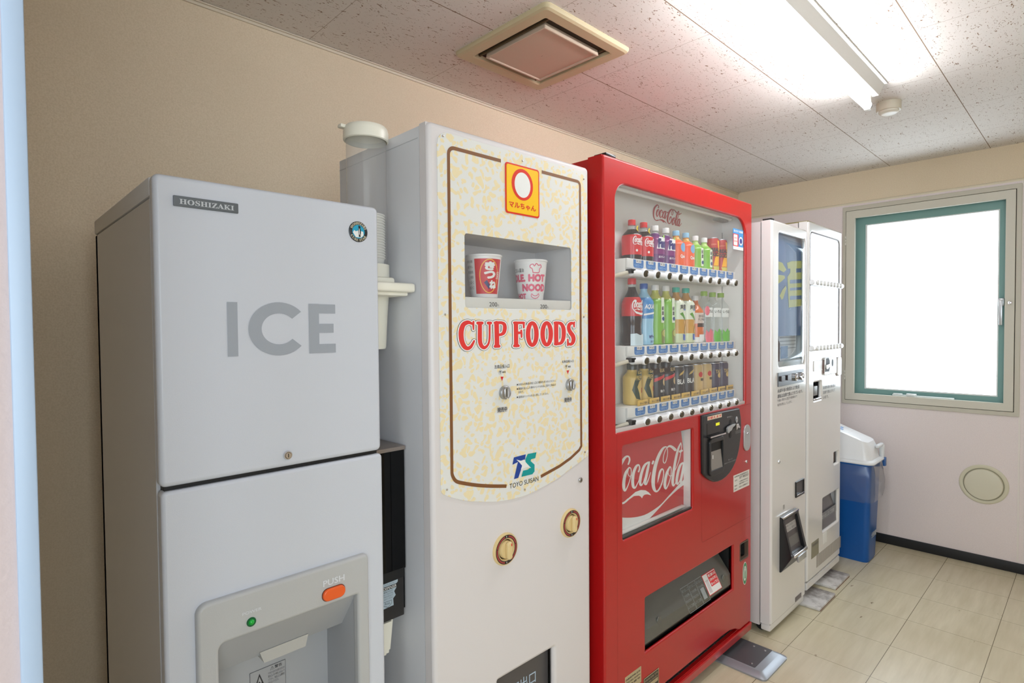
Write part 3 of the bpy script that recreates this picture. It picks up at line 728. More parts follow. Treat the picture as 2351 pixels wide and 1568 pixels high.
# ================================================================== LID DISPENSER (black)
ld_ = thing('smoked_dispenser', (.69, 1.21, .52), 'dark smoked plastic dispenser box with torn pale instruction label', 'dispenser')
LX0_, LX1_, LF, LB = IX1+.002, .745, 1.141, 1.285
smoke = glass('smoked_acrylic', tint=(70, 66, 68), refl=.6, film=.35, film_c=(20, 20, 22))
def sub_box(name, x0, x1, y0, y1, z0, z1, m, parent, bevel=0): return box(name, x0, x1, y0, y1, z0, z1, m, parent, bevel)
box('top_plate', LX0_, LX1_+.001, LF-.004, LB, 1.044, 1.053, mat('worn_metal', (150, 138, 130), .3, metal=.4), ld_, .001)
bm = bmesh.new()
for b in ((LX0_, LX1_, LF, LF+.004, .762, 1.044), (LX1_-.004, LX1_, LF+.004, LB, .665, 1.044)): bm_box(bm, *b)
from_bm('smoked_cover', bm, smoke, ld_)
box('cover_back', LX0_, LX1_-.004, LB-.01, LB, .665, 1.044, M_blackm, ld_)
bm = bmesh.new(); bm_box(bm, LX0_, LX1_-.0045, LF+.0005, LB-.012, .650, .760, .002)
from_bm('lower_housing', bm, mat('housing_black', (40, 36, 34), .35), ld_)
box('band', LX0_, LX1_-.0045, LF-.0006, LF+.0006, .742, .764, M_blackm, ld_)
lb = rect(LF, 885, 1321, 918, 1392)
lx0, lz0, lx1, lz1 = LX0_+.001, .680, .7225, .741
lab = plate('instruction_label', [[(lx0, lz0), (lx1-.012, lz0+.004), (lx1-.013, lz0+.02), (lx1-.006, lz0+.026), (lx1-.010, lz0+.036), (lx1-.004, lz0+.043), (lx1-.006, lz0+.051), (lx1, lz0+.056), (lx1, lz1), (lx0, lz1-.001)]], LF-.0010, .0006, mat('pale_blue_label', (176, 192, 204), .5), ld_)
box('label_heading', lx0, lx1-.003, LF-.0014, LF-.0011, lz1-.0165, lz1-.008, M_blackm, lab)
text('label_lettering', 'DISPENSER', (.6835, lz1-.0155, lx1-.004, lz1-.009), flat(LF-.0017), M_paper, lab, bold=.012)
text('label_lettering', 'リッドディスペンサー', (.6835, lz1-.006, lx1-.008, lz1-.002), flat(LF-.0014), M_ink, lab)
for i in range(4): text('label_text', ('補充の仕方', 'カップのフタを', '下からそろえて', '入れてください')[i], (.684, lz1-.0225-.0055*i, lx1-.014, lz1-.0185-.0055*i), flat(LF-.0014), M_ink, lab)
plate('pull_arrow', [stroke([(.684, lz0+.018), (.705, lz0+.018), (.705, lz0+.010), (.695, lz0+.004), (.684, lz0+.010)], .0008)], LF-.0014, 0, M_ink, lab, flat=True)
text('pull_lettering', 'PULL', (.687, lz0+.0105, .702, lz0+.0155), flat(LF-.0014), M_ink, lab)
bm = bmesh.new(); bm_box(bm, LX0_+.002, .722, 1.150, 1.245, .556, .652)
for v in bm.verts:
    if v.co.z < .6: v.co.x += -.006 if v.co.x > .66 else .0; v.co.y += .008 if v.co.y < 1.2 else -.01
bmesh.ops.bevel(bm, geom=list(bm.edges), offset=.01, segments=3, affect='EDGES')
from_bm('outlet_spout', bm, M_cr, ld_)
lid0 = None
lm = mat('dark_lid_edge', (120, 108, 108), .5)
for i in range(30):  # flat rimmed discs, modelled as lids
    z = .770+i*.0068
    if lid0 is None:
        lid0 = lathe('rimmed_disc', [(.034, 0), (.035, .0015), (.035, .004), (.031, .005), (.001, .005)], (0, 0, 0), lm, None, seg=24, cap=False); o = lid0
    else:
        o = lid0.copy(); COL.objects.link(o)
    o.location = (.6715, 1.20, z)
    tag(o, 'dark rimmed disc stacked behind the smoked cover of the black dispenser', 'cup', 'discs stacked in the black dispenser')

# ================================================================== CUP NOODLE MACHINE
AX0, AX1, AY, AB, AZ = .750, 1.3164, 1.0373, 1.446, 1.7876
cvm = thing('cup_noodle_vending_machine', ((AX0+AX1)/2, 1.24, 0), 'cream vending machine with blotchy yellow noodle panel reading CUP FOODS', 'vending machine')
zW = lambda u, v: S(u, v, Y=AY)
shell('cabinet', AX0+.001, AX1-.004, AY+.036, AB, .03, AZ-.004, .015, M_creamside, cvm)
box('cabinet_top_seam', AX0, AX0+.002, AY+.04, AB, AZ-.030, AZ-.0285, mat('seam_grey', (196, 196, 200), .6), cvm)
wr = rect(AY, 1065, 536, 1311, 710); wr = (wr[0], S(1311, 712, Y=AY).z, wr[2], S(1065, 535.4, Y=AY).z)
pk = (S(1144, 1567, Y=AY).x, .20, S(1272.3, 1487, Y=AY).x, S(1272.3, 1487, Y=AY).z)
door('door', [rrect(AX0, .05, AX1, AZ, .013, 5), rrect(wr[0]-.004, wr[1]-.004, wr[2]+.004, wr[3]+.004), rrect(pk[0], pk[1], pk[2], pk[3], .003)], AY, .034, M_cream, cvm, .010)
# printed panel
PT = .0025
pxl = S(1005.5, 620, Y=AY).x; pxr = S(1348, 720, Y=AY).x
pzt = (S(1014, 298, Y=AY).z+S(1349, 401, Y=AY).z)/2
arc = ptY(AY, (1018, 1137), (1060, 1148), (1100, 1151.5), (1146, 1150.7), (1205, 1137), (1270, 1104), (1320, 1068), (1347, 1047))
_z = S(1012, 1112, Y=AY).z
low = [(pxl, _z)] + soft([(pxl+.001, _z-.010), (pxl+.008, arc[0][1]+.0015)] + arc[1:-1] + [(pxr, arc[-1][1])])
out = low + [(pxr-.0+.02*math.cos(a)-.02, pzt-.02+.02*math.sin(a)) for a in [0, .4, .8, 1.2, PI/2]] + [(pxl+.03+.03*math.cos(a), pzt-.03+.03*math.sin(a)) for a in [PI/2, 1.9, 2.3, 2.7, PI]]
panel = plate('printed_panel', [out, rrect(*wr, .008)], AY-PT, PT, M_panel, cvm, .0008)
PY = AY-PT-.0005
fP = flat(PY)
# brown border in two strokes
def bp(*uv): return [(lambda q: (q.x, q.z))(S(u, v, Y=PY)) for u, v in uv]
bl = S(1033.5, 700, Y=PY).x; bt = (S(1060, 341, Y=PY).z+S(1300, 413, Y=PY).z)/2; brx = S(1333, 700, Y=PY).x
bxA = S(1150, 368, Y=PY).x; bxB = S(1243.7, 397, Y=PY).x
def cor(cx, cz, r, a0, a1, n=5): return [(cx+r*math.cos(a0+(a1-a0)*k/n), cz+r*math.sin(a0+(a1-a0)*k/n)) for k in range(n+1)]
bz0 = S(1040, 1090, Y=PY).z
s1 = [(bxA, bt)] + cor(bl+.016, bt-.016, .016, PI/2, PI) + [(bl, bz0+.012)] + soft([(bl, bz0+.004), (bl+.0025, bz0-.004)] + bp((1047, 1104.5), (1062, 1109), (1095, 1114), (1130, 1116), (1163, 1116)), 3)
s2 = [(bxB, bt)] + cor(brx-.012, bt-.012, .012, PI/2, 0) + [(brx, S(1334, 1024, Y=PY).z)] + bp((1330, 1033), (1310, 1052), (1285, 1070), (1241.8, 1094))
for st in (s1, s2): plate('brown_border', [stroke(st, .0085)], PY, 0, M_brown, panel, flat=True)
# plaque (mascot left out)
r_ = (S(1159, 371, Y=PY).x, S(1159, 487.6, Y=PY).z, S(1237, 390, Y=PY).x, S(1159, 370.5, Y=PY).z)
plq = plate('maker_sign', [rrect(*r_, .008)], PY-.0012, .0012, mat('sign_red', (222, 52, 34), .35), cvm)
plate('sign_field', [rrect(r_[0]+.004, r_[1]+.004, r_[2]-.004, r_[3]-.004, .006)], PY-.0017, 0, mat('sign_yellow', (250, 196, 22), .35), plq, flat=True)
q = S(1198.4, 424.7, Y=PY); ow = (S(1223, 424, Y=PY).x-S(1174, 424, Y=PY).x)/2; oh = (S(1198, 389, Y=PY).z-S(1198, 461, Y=PY).z)/2
plate('sign_oval', [ell(q.x, q.z, ow, oh)], PY-.0020, 0, MATS['sign_red'], plq, flat=True)
plate('sign_oval_field', [ell(q.x, q.z-.001, ow*.74, oh*.80)], PY-.0023, 0, M_paper, plq, flat=True)
text('sign_lettering', 'マルちゃん', (S(1167.5, 470, Y=PY).x, S(1167.5, 475, Y=PY).z, S(1229, 475, Y=PY).x, S(1167.5, 461, Y=PY).z), flat(PY-.0021), MATS['sign_red'], plq, bold=.035)
# CUP FOODS in three layers
def oval(cx, cy, rx, ry, w0, w1): return [(cx+rx*math.cos(t*PI/9), cy+ry*math.sin(t*PI/9), w0+(w1-w0)*abs(math.cos(t*PI/9))) for t in range(19)]
CUPF = [[(372, 290, 24), (370, 215, 36), (372, 148, 34)], [(360, 190, 40), (320, 172, 50), (265, 160, 72), (190, 200, 84), (152, 300, 92), (146, 400, 92), (162, 510, 90), (205, 600, 82), (262, 636, 70), (320, 610, 58), (360, 550, 44), (385, 500, 34)],
    [(452, 172, 56), (530, 172, 56)], [(490, 180, 74), (490, 300, 76), (490, 470, 78), (508, 570, 74), (560, 622, 64), (612, 600, 46), (650, 540, 38), (666, 450, 36), (668, 300, 36), (668, 175, 36)], [(642, 172, 54), (686, 172, 54)],
    [(766, 168, 50), (840, 166, 50)], [(795, 175, 84), (800, 380, 84), (803, 580, 84)], [(770, 598, 56), (840, 595, 56)], [(810, 166, 52), (890, 168, 54), (938, 200, 64), (946, 275, 72), (925, 350, 64), (875, 383, 52), (830, 387, 46)],
    [(1120, 168, 48), (1210, 168, 48), (1292, 168, 46)], [(1150, 180, 78), (1152, 380, 78), (1154, 580, 78)], [(1122, 590, 50), (1195, 588, 50)], [(1292, 175, 38), (1293, 255, 32)], [(1180, 352, 50), (1240, 350, 44)], [(1247, 308, 34), (1252, 370, 36), (1252, 430, 30)],
    oval(1448, 374, 77, 202, 62, 82), oval(1713, 370, 75, 200, 62, 80),
    [(1862, 170, 50), (1930, 168, 50)], [(1886, 180, 78), (1886, 360, 78), (1888, 545, 78)], [(1866, 556, 48), (1930, 553, 48)], [(1905, 168, 48), (1975, 185, 60), (2016, 260, 72), (2024, 360, 76), (2014, 460, 70), (1975, 535, 58), (1905, 552, 48)],
    [(2214, 245, 24), (2212, 200, 34), (2218, 155, 26)], [(2200, 180, 40), (2162, 176, 56), (2122, 212, 64), (2118, 285, 68), (2150, 350, 76), (2190, 405, 78), (2204, 470, 74), (2186, 535, 62), (2145, 563, 50), (2108, 545, 42)], [(2099, 468, 26), (2100, 530, 36), (2098, 582, 28)]]
def cupfoods(y, grow, m):
    vs, fs = brush(CUPF, grow, 4)
    pts = [S(1040+a/7.97, 720+b/7.97, Y=PY) for a, b in vs]
    add('headline_lettering' if not grow else 'headline_outline', [(p.x, y, p.z) for p in pts], fs, m, panel)
cupfoods(PY, 28, mat('headline_black', (60, 50, 66), .4))
cupfoods(PY-.0003, 21, M_paper)
cupfoods(PY-.0006, 0, mat('headline_red', (226, 58, 56), .35))
# texts and coin dials
def capt(name, s, u0, v0, u1, v1, m=M_ink, par=panel, Y=PY, bold=0): return text(name, s, rect(Y, u0, v0, u1, v1), flat(Y-.0003), m, par, bold)
for (ttl, a, cc, sm, tri, dial, sale) in (
    ('左商品投入口', (1135, 838, 1169.7, 844.3), (1148.4, 855), (1153.2, 852.4, 1160.4, 856.2), ((1149, 865), (1156, 864.5), (1152.7, 874.6)), (1155.5, 900.8, .0169), (1142, 936.5, 1164, 943.8)),
    ('右商品投入口', (1290, 827.5, 1317, 831.4), (1300, 841.9), (1304.2, 839.6, 1310, 843.6), ((1300.7, 850.5), (1306.5, 850.2), (1303.6, 859)), (1306, 883, .0169), (1295.5, 914, 1312, 921.3))):
    capt('coin_caption', ttl, *a, bold=.01)
    q = S(*cc, Y=PY); rr_ = .0062
    plate('coin_mark', [ell(q.x, q.z, rr_, rr_), ell(q.x, q.z, rr_*.95, rr_*.95)], PY, 0, M_inkg, panel, flat=True)
    text('coin_figure', '100', (q.x-rr_*.6, q.z-.1*rr_, q.x+rr_*.6, q.z+.7*rr_), flat(PY-.0003), M_ink, panel, bold=.02)
    text('coin_figure', '円', (q.x-rr_*.25, q.z-.7*rr_, q.x+rr_*.25, q.z-.25*rr_), flat(PY-.0003), M_ink, panel, bold=.01)
    capt('coin_caption', '専用', *sm, bold=.02)
    plate('red_pointer', [ptY(PY, *tri)], PY-.0003, 0, M_redink, panel, flat=True)
    q = S(dial[0], dial[1], Y=AY); R_ = dial[2]
    dl = lathe('coin_dial', [(R_, .0), (R_*1.0, .007), (R_*.95, .009), (R_*.90, .0095), (.0005, .0095)], (q.x, AY-PT, q.z), M_steel, cvm, axis='Y', seg=40)
    plate('slot_recess', [rrect(q.x-R_*.36, q.z-R_*.85, q.x+R_*.36, q.z+R_*.85, R_*.34, 8)], AY-PT-.0098, 0, mat('dial_recess', (176, 174, 168), .4, metal=.6), dl, flat=True)
    plate('slot_rim', [rrect(q.x-R_*.40, q.z-R_*.88, q.x+R_*.40, q.z+R_*.88, R_*.38, 8), rrect(q.x-R_*.34, q.z-R_*.82, q.x+R_*.34, q.z+R_*.82, R_*.32, 8)], AY-PT-.0115, .002, M_chrome, dl, .0006)
    box('coin_slot', q.x-.0008, q.x+.0008, AY-PT-.0102, AY-PT-.0099, q.z-R_*.58, q.z+R_*.58, M_blackm, dl)
    rs = rect(PY, *sale); so = plate('sale_window', [rrect(rs[0]-.001, rs[1]-.001, rs[2]+.001, rs[3]+.001)], PY-.0002, 0, mat('sale_grey', (196, 192, 186), .4), panel, flat=True)
    text('sale_lettering', '発売中', rs, flat(PY-.0006), M_ink, panel, bold=.02)
for s, a in (('お好みの商品の投入口に硬貨をお入れください。', (1190, 880, 1276.4, 873.6)), ('硬貨を投入した側のハンドルを右に回すと商品が', (1190, 890, 1276, 883)), ('出ます。', (1190.3, 897.5, 1203, 901.8)), ('返却はハンドルを左に回してください。', (1190, 909, 1259.2, 904.3))):
    x0 = S(a[0], a[1], Y=PY).x; x1 = S(a[2], a[3], Y=PY).x; z1 = S(a[0], a[1], Y=PY).z
    text('instruction_text', s, (x0, z1-.0062, x1, z1), flat(PY-.0003), M_ink, panel)
    if s != '出ます。': plate('bullet', [ell(x0-.0035, z1-.0031, .0021, .0021, 14)], PY-.0003, 0, M_ink, panel, flat=True)
# TS mark
def zt4(*p): return ptY(PY, *zoomed(950, 700, 2.851, *p))
mb = mat('mark_blue', (30, 66, 150), .4); mg = mat('mark_teal', (0, 150, 150), .4)
plate('company_mark', [zt4((655, 998), (733, 978), (728, 1010), (715, 1025), (703, 1075), (684, 1132), (656, 1140), (676, 1050), (682, 1028), (646, 1046))], PY-.0002, 0, mb, panel, flat=True)
plate('company_mark', [zt4((745, 976), (803, 964), (795, 1003), (768, 1010), (764, 1022), (790, 1045), (790, 1090), (776, 1108), (704, 1125), (715, 1085), (745, 1078), (758, 1068), (732, 1042), (730, 1010))], PY-.0003, 0, mg, panel, flat=True)
plate('company_mark', [zt4((670, 1012), (700, 1020), (722, 1012), (734, 1032), (768, 1068), (735, 1062), (712, 1072), (700, 1078), (708, 1052), (690, 1030))], PY-.0005, 0, M_paper, panel, flat=True)
text('company_lettering', 'TOYO SUISAN', (S(1169.9, 1116, Y=PY).x, S(1170, 1122.3, Y=PY).z, S(1235.9, 1097, Y=PY).x, S(1170, 1111.3, Y=PY).z), flat(PY-.0003), M_ink, panel)
for u, v in ((1017, 312), (1199.5, 369), (1340, 411), (1022, 722), (1340.5, 727.5), (1026, 1124.5), (1204.7, 1124), (1343, 1038)):
    q = S(u, v, Y=PY); lathe('screw', [(.0028, 0), (.0024, .001), (.001, .0016), (.0003, .0016)], (q.x, PY, q.z), M_chrome, cvm, axis='Y', seg=14)
cam_lock('door_lock', 1331.6, 1101.6, AY, .0082, cvm)
# display niche
nb = 1.178
niche = (wr[0]-.003, wr[2]+.003, 1.400, wr[3]+.003)
bm = bmesh.new()
x0, x1, z0, z1 = niche
xr = min(1.290, x1)
V = [(x0, AY+.002, z0), (x1, AY+.002, z0), (x1, AY+.002, z1), (x0, AY+.002, z1), (x0, nb, z0), (xr, nb, z0), (xr, nb, z1-.004), (x0, nb, z1-.004)]
add('display_niche', V, [(4, 5, 6, 7), (0, 1, 5, 4), (3, 7, 6, 2), (0, 4, 7, 3), (1, 2, 6, 5)], mat('niche_grey', (206, 204, 204), .5), cvm)
lz = S(1065, 679, Y=AY).z
lip = box('price_ledge', wr[0]-.003, wr[2]+.003, AY+.001, AY+.03, wr[1]-.003, S(1065, 681, Y=AY+.001).z, mat('ledge_white', (220, 218, 212), .4), cvm, .002)
for a in ((1123, 693.5, 1141, 704.3), (1240, 699, 1255.5, 708)):
    r2 = rect(AY+.001, *a); r2 = (r2[0], r2[3]-.0108, r2[2], r2[3])
    text('price_lettering', '200', r2, flat(AY+.0004), M_ink, lip)
    text('price_lettering', '円', (r2[2]+.001, r2[1], r2[2]+.006, r2[1]+.0055), flat(AY+.0004), M_inkg, lip)
plate('window_sheet', [rrect(*wr, .008)], AY-.0005, 0, glass('display_sheet', refl=1.3, film=.04), cvm, flat=True)
# two turning handles
M_gold = mat('tan_plastic', (222, 196, 142), .32); M_ringred = mat('dial_red', (160, 62, 62), .4)
for u, v, R_ in ((1158.3, 1259.7, .0405), (1308, 1200, .0405)):
    q = S(u, v, Y=AY)
    kn = lathe('turn_handle', [(R_, 0), (R_, .004), (R_*.96, .007), (R_*.88, .0075), (R_*.66, .0075), (R_*.62, .006), (R_*.60, .002)], (q.x, AY, q.z), M_gold, cvm, axis='Y', seg=48, cap=False)
    plate('dial_ring', [ell(q.x, q.z, R_*.90, R_*.90, 48), ell(q.x, q.z, R_*.70, R_*.70, 48)], AY-.0079, 0, mat('dial_black', (52, 44, 42), .4), kn, flat=True)
    for a0, a1 in ((15, 78), (-60, 12), (100, 165), (168, 258)):
        n = 14; A = [math.radians(a0+(a1-a0)*k/n) for k in range(n+1)]
        plate('dial_arc', [[(q.x+R_*.85*math.cos(t), q.z+R_*.85*math.sin(t)) for t in A]+[(q.x+R_*.75*math.cos(t), q.z+R_*.75*math.sin(t)) for t in A[::-1]]], AY-.0082, 0, M_ringred, kn, flat=True)
    for s_ in (1, -1): box('dial_tick', q.x-.0006, q.x+.0006, AY-.0083, AY-.0079, q.z+s_*R_*.80-.002, q.z+s_*R_*.80+.002, M_paper, kn)
    lathe('handle_well', [(R_*.61, .0015), (.0005, .0015)], (q.x, AY, q.z), mat('well_dark', (44, 36, 30), .6), kn, axis='Y', seg=36, cap=False)
    lathe('grip_disc', [(R_*.54, .001), (R_*.54, .009), (R_*.50, .012), (.0005, .012)], (q.x, AY, q.z), M_gold, kn, axis='Y', seg=36, cap=False)
    g_ = plate('grip', [rrect(q.x-R_*.20, q.z-R_*.56, q.x+R_*.22, q.z+R_*.56, R_*.2, 8)], AY-.023, .013, M_gold, kn, .005)
    box('grip_mark', q.x+.002, q.x+.0045, AY-.0236, AY-.023, q.z+R_*.3, q.z+R_*.46, M_redink, kn)
# pick-up opening
yo = AY+.028
of = plate('pickup_flap', [rrect(pk[0]-.01, pk[1]-.01, pk[2]+.004, pk[3]+.004)], yo, .004, mat('flap_grey', (84, 80, 80), .35), cvm)
lz1 = S(1226, 1539, Y=yo).z; lx1_ = S(1229.5, 1550, Y=yo).x
text('flap_lettering', '取出口', (lx1_-.095, lz1-.034, lx1_, lz1), flat(yo-.0006), mat('pale_blue_letter', (176, 196, 216), .4), of, bold=.012)
for x in (AX0+.05, AX1-.05):
    for y in (AY+.09, AB-.05): lathe('foot', [(.022, 0), (.022, .008), (.010, .012), (.010, .034)], (x, y, 0), M_steel, cvm, seg=16)
box('base_plinth', AX0+.01, AX1-.01, AY+.012, AY+.03, .030, .052, M_creamside, cvm)

def wrap(cx, cy, r, ang, y0=0):
    """map a flat print (arc length, height) round an upright cylinder facing the room; r may depend on height"""
    def f(x, z):
        rr = r(z) if callable(r) else r
        a = ang + x/(r(0) if callable(r) else r)
        return (cx+rr*math.sin(a), cy-rr*math.cos(a), z)
    return f
def warp_patch(name, pts, fn, m, parent, n=1):
    """outline (arc, height) triangulated finely enough to hug the cylinder"""
    me = plate_mesh([pts], 0)
    bm = bmesh.new(); bm.from_mesh(me)
    for _ in range(n):
        xs = sorted({round(p[0], 5) for p in pts}); x0, x1 = xs[0], xs[-1]
        for k in range(1, 10):
            bmesh.ops.bisect_plane(bm, geom=list(bm.verts)+list(bm.edges)+list(bm.faces), plane_co=(x0+(x1-x0)*k/10, 0, 0), plane_no=(1, 0, 0))
    vs = [fn(v.co.x, v.co.y) for v in bm.verts]; bm.verts.ensure_lookup_table(); bm.verts.index_update()
    fs = [tuple(v.index for v in f.verts) for f in bm.faces]; bm.free(); bpy.data.meshes.remove(me)
    return add(name, vs, fs, m, parent, smooth=True)

def noodle_cup(cx, cy, z0, label, body_m):
    t = thing('noodle_cup', (cx, cy, z0), label, 'cup noodles', None)
    lathe('cup_body', [(.033, z0), (.034, z0+.002), (.0355, z0+.018), (.0365, z0+.0195), (.0448, z0+.1035), (.0465, z0+.104), (.047, z0+.106), (.0465, z0+.1085), (.045, z0+.109)], (cx, cy, 0), body_m, t, seg=44, cap=False)
    lathe('lid', [(.0452, z0+.1085), (.001, z0+.1085)], (cx, cy, 0), mat('foil_lid', (226, 226, 228), .3), t, seg=36, cap=False)
    return t, (lambda z: .0367+(z-z0-.0195)/.084*.0083+.0004 if z > 1 else .042)
zc = 1.4035
c1x = 1.0/1.1*S(1109, 584, Y=1.1).x*1.1
body_w = mat('cup_white', (238, 236, 234), .4)
t1, r1 = noodle_cup(.9655, 1.100, zc, 'instant noodle cup with red label and white lettering behind the display window', body_w)
A1 = -.32; f1 = wrap(.9655, 1.100, r1, A1); L1 = -.70
def arc1(x, z): return f1(x, z)
redl = mat('label_red', (206, 42, 50), .4)
warp_patch('red_label', [(-.041, zc+.010), (.030, zc+.010), (.033, zc+.097), (-.041, zc+.097)], f1, redl, t1)
f1b = wrap(.9655, 1.100, lambda z: r1(z)+.0003, A1)
f1c = wrap(.9655, 1.100, lambda z: r1(z)+.0006, A1); f1d = wrap(.9655, 1.100, lambda z: r1(z)+.0009, A1)
warp_patch('label_circle', ell(-.003, zc+.054, .0265, .0425), f1b, mat('label_gold', (240, 180, 70), .4), t1)
warp_patch('label_disc', ell(-.003, zc+.054, .0242, .0400), f1c, redl, t1)
warp_patch('label_tab', [(-.018, zc+.038), (-.004, zc+.021), (.001, zc+.028), (-.010, zc+.044)], f1d, mat('label_navy', (44, 48, 100), .4), t1)
f1e = wrap(.9655, 1.100, lambda z: r1(z)+.0012, A1)
for s, a in (('き', (-.016, zc+.068, .012, zc+.090)), ('つ', (-.018, zc+.047, .014, zc+.067)), ('ね', (-.003, zc+.022, .018, zc+.044))):
    text('label_lettering', s, a, f1e, M_paper, t1, bold=.07)
text('label_lettering', 'どん兵衛', (.016, zc+.046, .026, zc+.066), f1e, M_paper, t1, bold=.02)
for i in range(6): text('side_text', ('原材料名小麦粉', '油揚げめん', '植物油脂食塩', 'しょうゆ香料', 'うどん四一〇', '熱量三七〇')[i], (-.070, zc+.087-.013*i, -.047, zc+.0945-.013*i), f1b, M_inkg, t1)
t2, r2_ = noodle_cup(1.137, 1.100, zc, 'instant noodle cup printed with pink lettering beside the red-labelled cup', body_w)
z2 = zc
f2 = wrap(1.137, 1.100, lambda z: (.0367+(z-z2-.0195)/.084*.0083+.0005 if z > 1 else .042), -.45)
pk_ = mat('print_pink', (224, 96, 124), .4)
for s, a, b in (('DLE.', (-.074, .048, -.030, .069), .07), ('HOT', (-.022, .048, .032, .069), .07), ('NOOD', (-.042, .022, .036, .043), .07), ('HOT', (-.064, .002, -.030, .017), .06)):
    text('cup_lettering', s, (a[0], z2+a[1], a[2], z2+a[3]), f2, pk_, t2, bold=b)
text('cup_lettering', 'ごはん醤油', (-.070, z2+.074, -.034, z2+.085), f2, M_inkg, t2, bold=.02)
def wbrush(name, paths, m, par):
    vs, fs = brush([[(x*1000, y*1000, w_*1000) for x, y, w_ in p] for p in paths], 0, 4); add(name, [f2(x/1000, z2+y/1000) for x, y in vs], fs, m, par)
wbrush('hat_print', [[(-.009, .073, .0022), (-.011, .083, .0022), (-.016, .086, .0022), (-.016, .092, .0022), (-.009, .095, .0022), (-.005, .090, .0022), (0, .097, .0022), (.006, .092, .0022), (.012, .094, .0022), (.015, .088, .0022), (.010, .083, .0022), (.008, .073, .0022), (-.009, .073, .0022)]], pk_, t2)
wbrush('smile_print', [[(-.012, .016, .0018), (-.006, .011, .0018), (.004, .011, .0018), (.010, .016, .0018), (.012, .010, .0018), (.004, .004, .0018), (-.006, .004, .0018), (-.014, .010, .0018), (-.012, .016, .0018)]], pk_, t2)

# ================================================================== RED DRINKS MACHINE
RX0, RX1, RY, RB, RZ = 1.3546, 2.3706, 1.0148, 1.70, 1.8324
rvm = thing('drink_vending_machine', ((RX0+RX1)/2, 1.35, 0), 'big red drinks vending machine with lit-up rows of bottles behind clear sheet', 'vending machine')
rvm['label'] = 'big red soft drinks vending machine with three shelves of bottles and cans'
shell('cabinet', RX0+.003, RX1-.003, RY+.058, RB, .075, RZ-.004, .012, M_reddark, rvm)
WX0, WZ0, WX1, WZ1 = 1.4155, 1.008, 2.312, 1.7605
def pR(*uv): return ptY(RY, *uv)
po = (S(1430, 1025, Y=RY).x, S(1433, 1240, Y=RY).z, S(1591.3, 1080, Y=RY).x, S(1430, 1025.7, Y=RY).z)
pu = (S(1482, 1430, Y=RY).x, S(1484, 1497, Y=RY).z, S(1683.5, 1300, Y=RY).x, S(1481.4, 1373.7, Y=RY).z)
rc = rect(RY, 1699.5, 1249.5, 1717.4, 1277)
ax1 = S(1699, 1447, Y=RY).x; zk = .0815
notch = [(1.47, zk), (1.50, zk+.018), (1.56, zk+.030), (1.66, zk+.034), (ax1-.16, zk+.034), (ax1-.09, zk+.030), (ax1-.04, zk+.018), (ax1-.015, zk+.004), (ax1, zk)]
def qc(cx, cz, a0): return [(cx+.008*math.cos(a0+PI/8*k), cz+.008*math.sin(a0+PI/8*k)) for k in range(5)]
outl = [(RX0+.008, zk)] + notch + qc(RX1-.008, zk+.008, -PI/2) + qc(RX1-.008, RZ-.008, 0) + qc(RX0+.008, RZ-.008, PI/2) + qc(RX0+.008, zk+.008, PI)[:-1]
door('door', [outl, rrect(WX0, WZ0, WX1, WZ1, (.004, .004, .072, .055), 10), rrect(*po, .008), rrect(*pu, (.003, .003, .003, .003)), rrect(*rc, .006)], RY, .056, M_red, rvm, .006)
# interior display
M_int = mat('display_white', (236, 235, 230), .45)
YBK = 1.120
V = [(WX0-.012, RY+.012, WZ0-.02), (2.322, RY+.012, WZ0-.02), (2.322, RY+.012, WZ1+.02), (WX0-.012, RY+.012, WZ1+.02), (WX0-.012, YBK, WZ0-.02), (2.322, YBK, WZ0-.02), (2.322, YBK, WZ1+.02), (WX0-.012, YBK, WZ1+.02)]
add('display_lining', V, [(4, 5, 6, 7), (0, 1, 5, 4), (3, 7, 6, 2), (0, 4, 7, 3), (1, 2, 6, 5)], M_int, rvm)
box('lining_joint', 2.3195, 2.3218, YBK-.0012, YBK-.0002, 1.05, 1.72, mat('joint_dark', (110, 110, 108), .6), rvm)
lathe('light_cover', [(.0068, 1.44), (.0068, 2.25)], (0, 1.052, 1.758), mat('diffuser_white', (226, 224, 216), .3), rvm, axis='X', seg=16)
box('light_clip', 2.14, 2.22, 1.045, 1.07, 1.742, 1.750, mat('clip_grey', (130, 130, 126), .5), rvm)
plate('window_sheet', [rrect(WX0-.006, WZ0-.006, WX1+.006, WZ1+.006, (.004, .004, .072, .055), 10)], RY+.006, 0, glass('window_acrylic', refl=1.3, film=.05), rvm, flat=True)
box('window_sill_strip', WX0, WX1, RY+.002, RY+.012, WZ0-.002, WZ0+.010, mat('sill_clear', (196, 186, 184), .3), rvm, .001)
a0 = S(1499, 490, Y=YBK-.001); a1 = S(1565, 500, Y=YBK-.001)
logo('script_lettering', (a0.x, S(1512, 509, Y=YBK).z, a1.x, S(1512, 471.5, Y=YBK).z), flat(YBK-.0012), mat('logo_dull_red', (176, 52, 54), .5), rvm, 4)
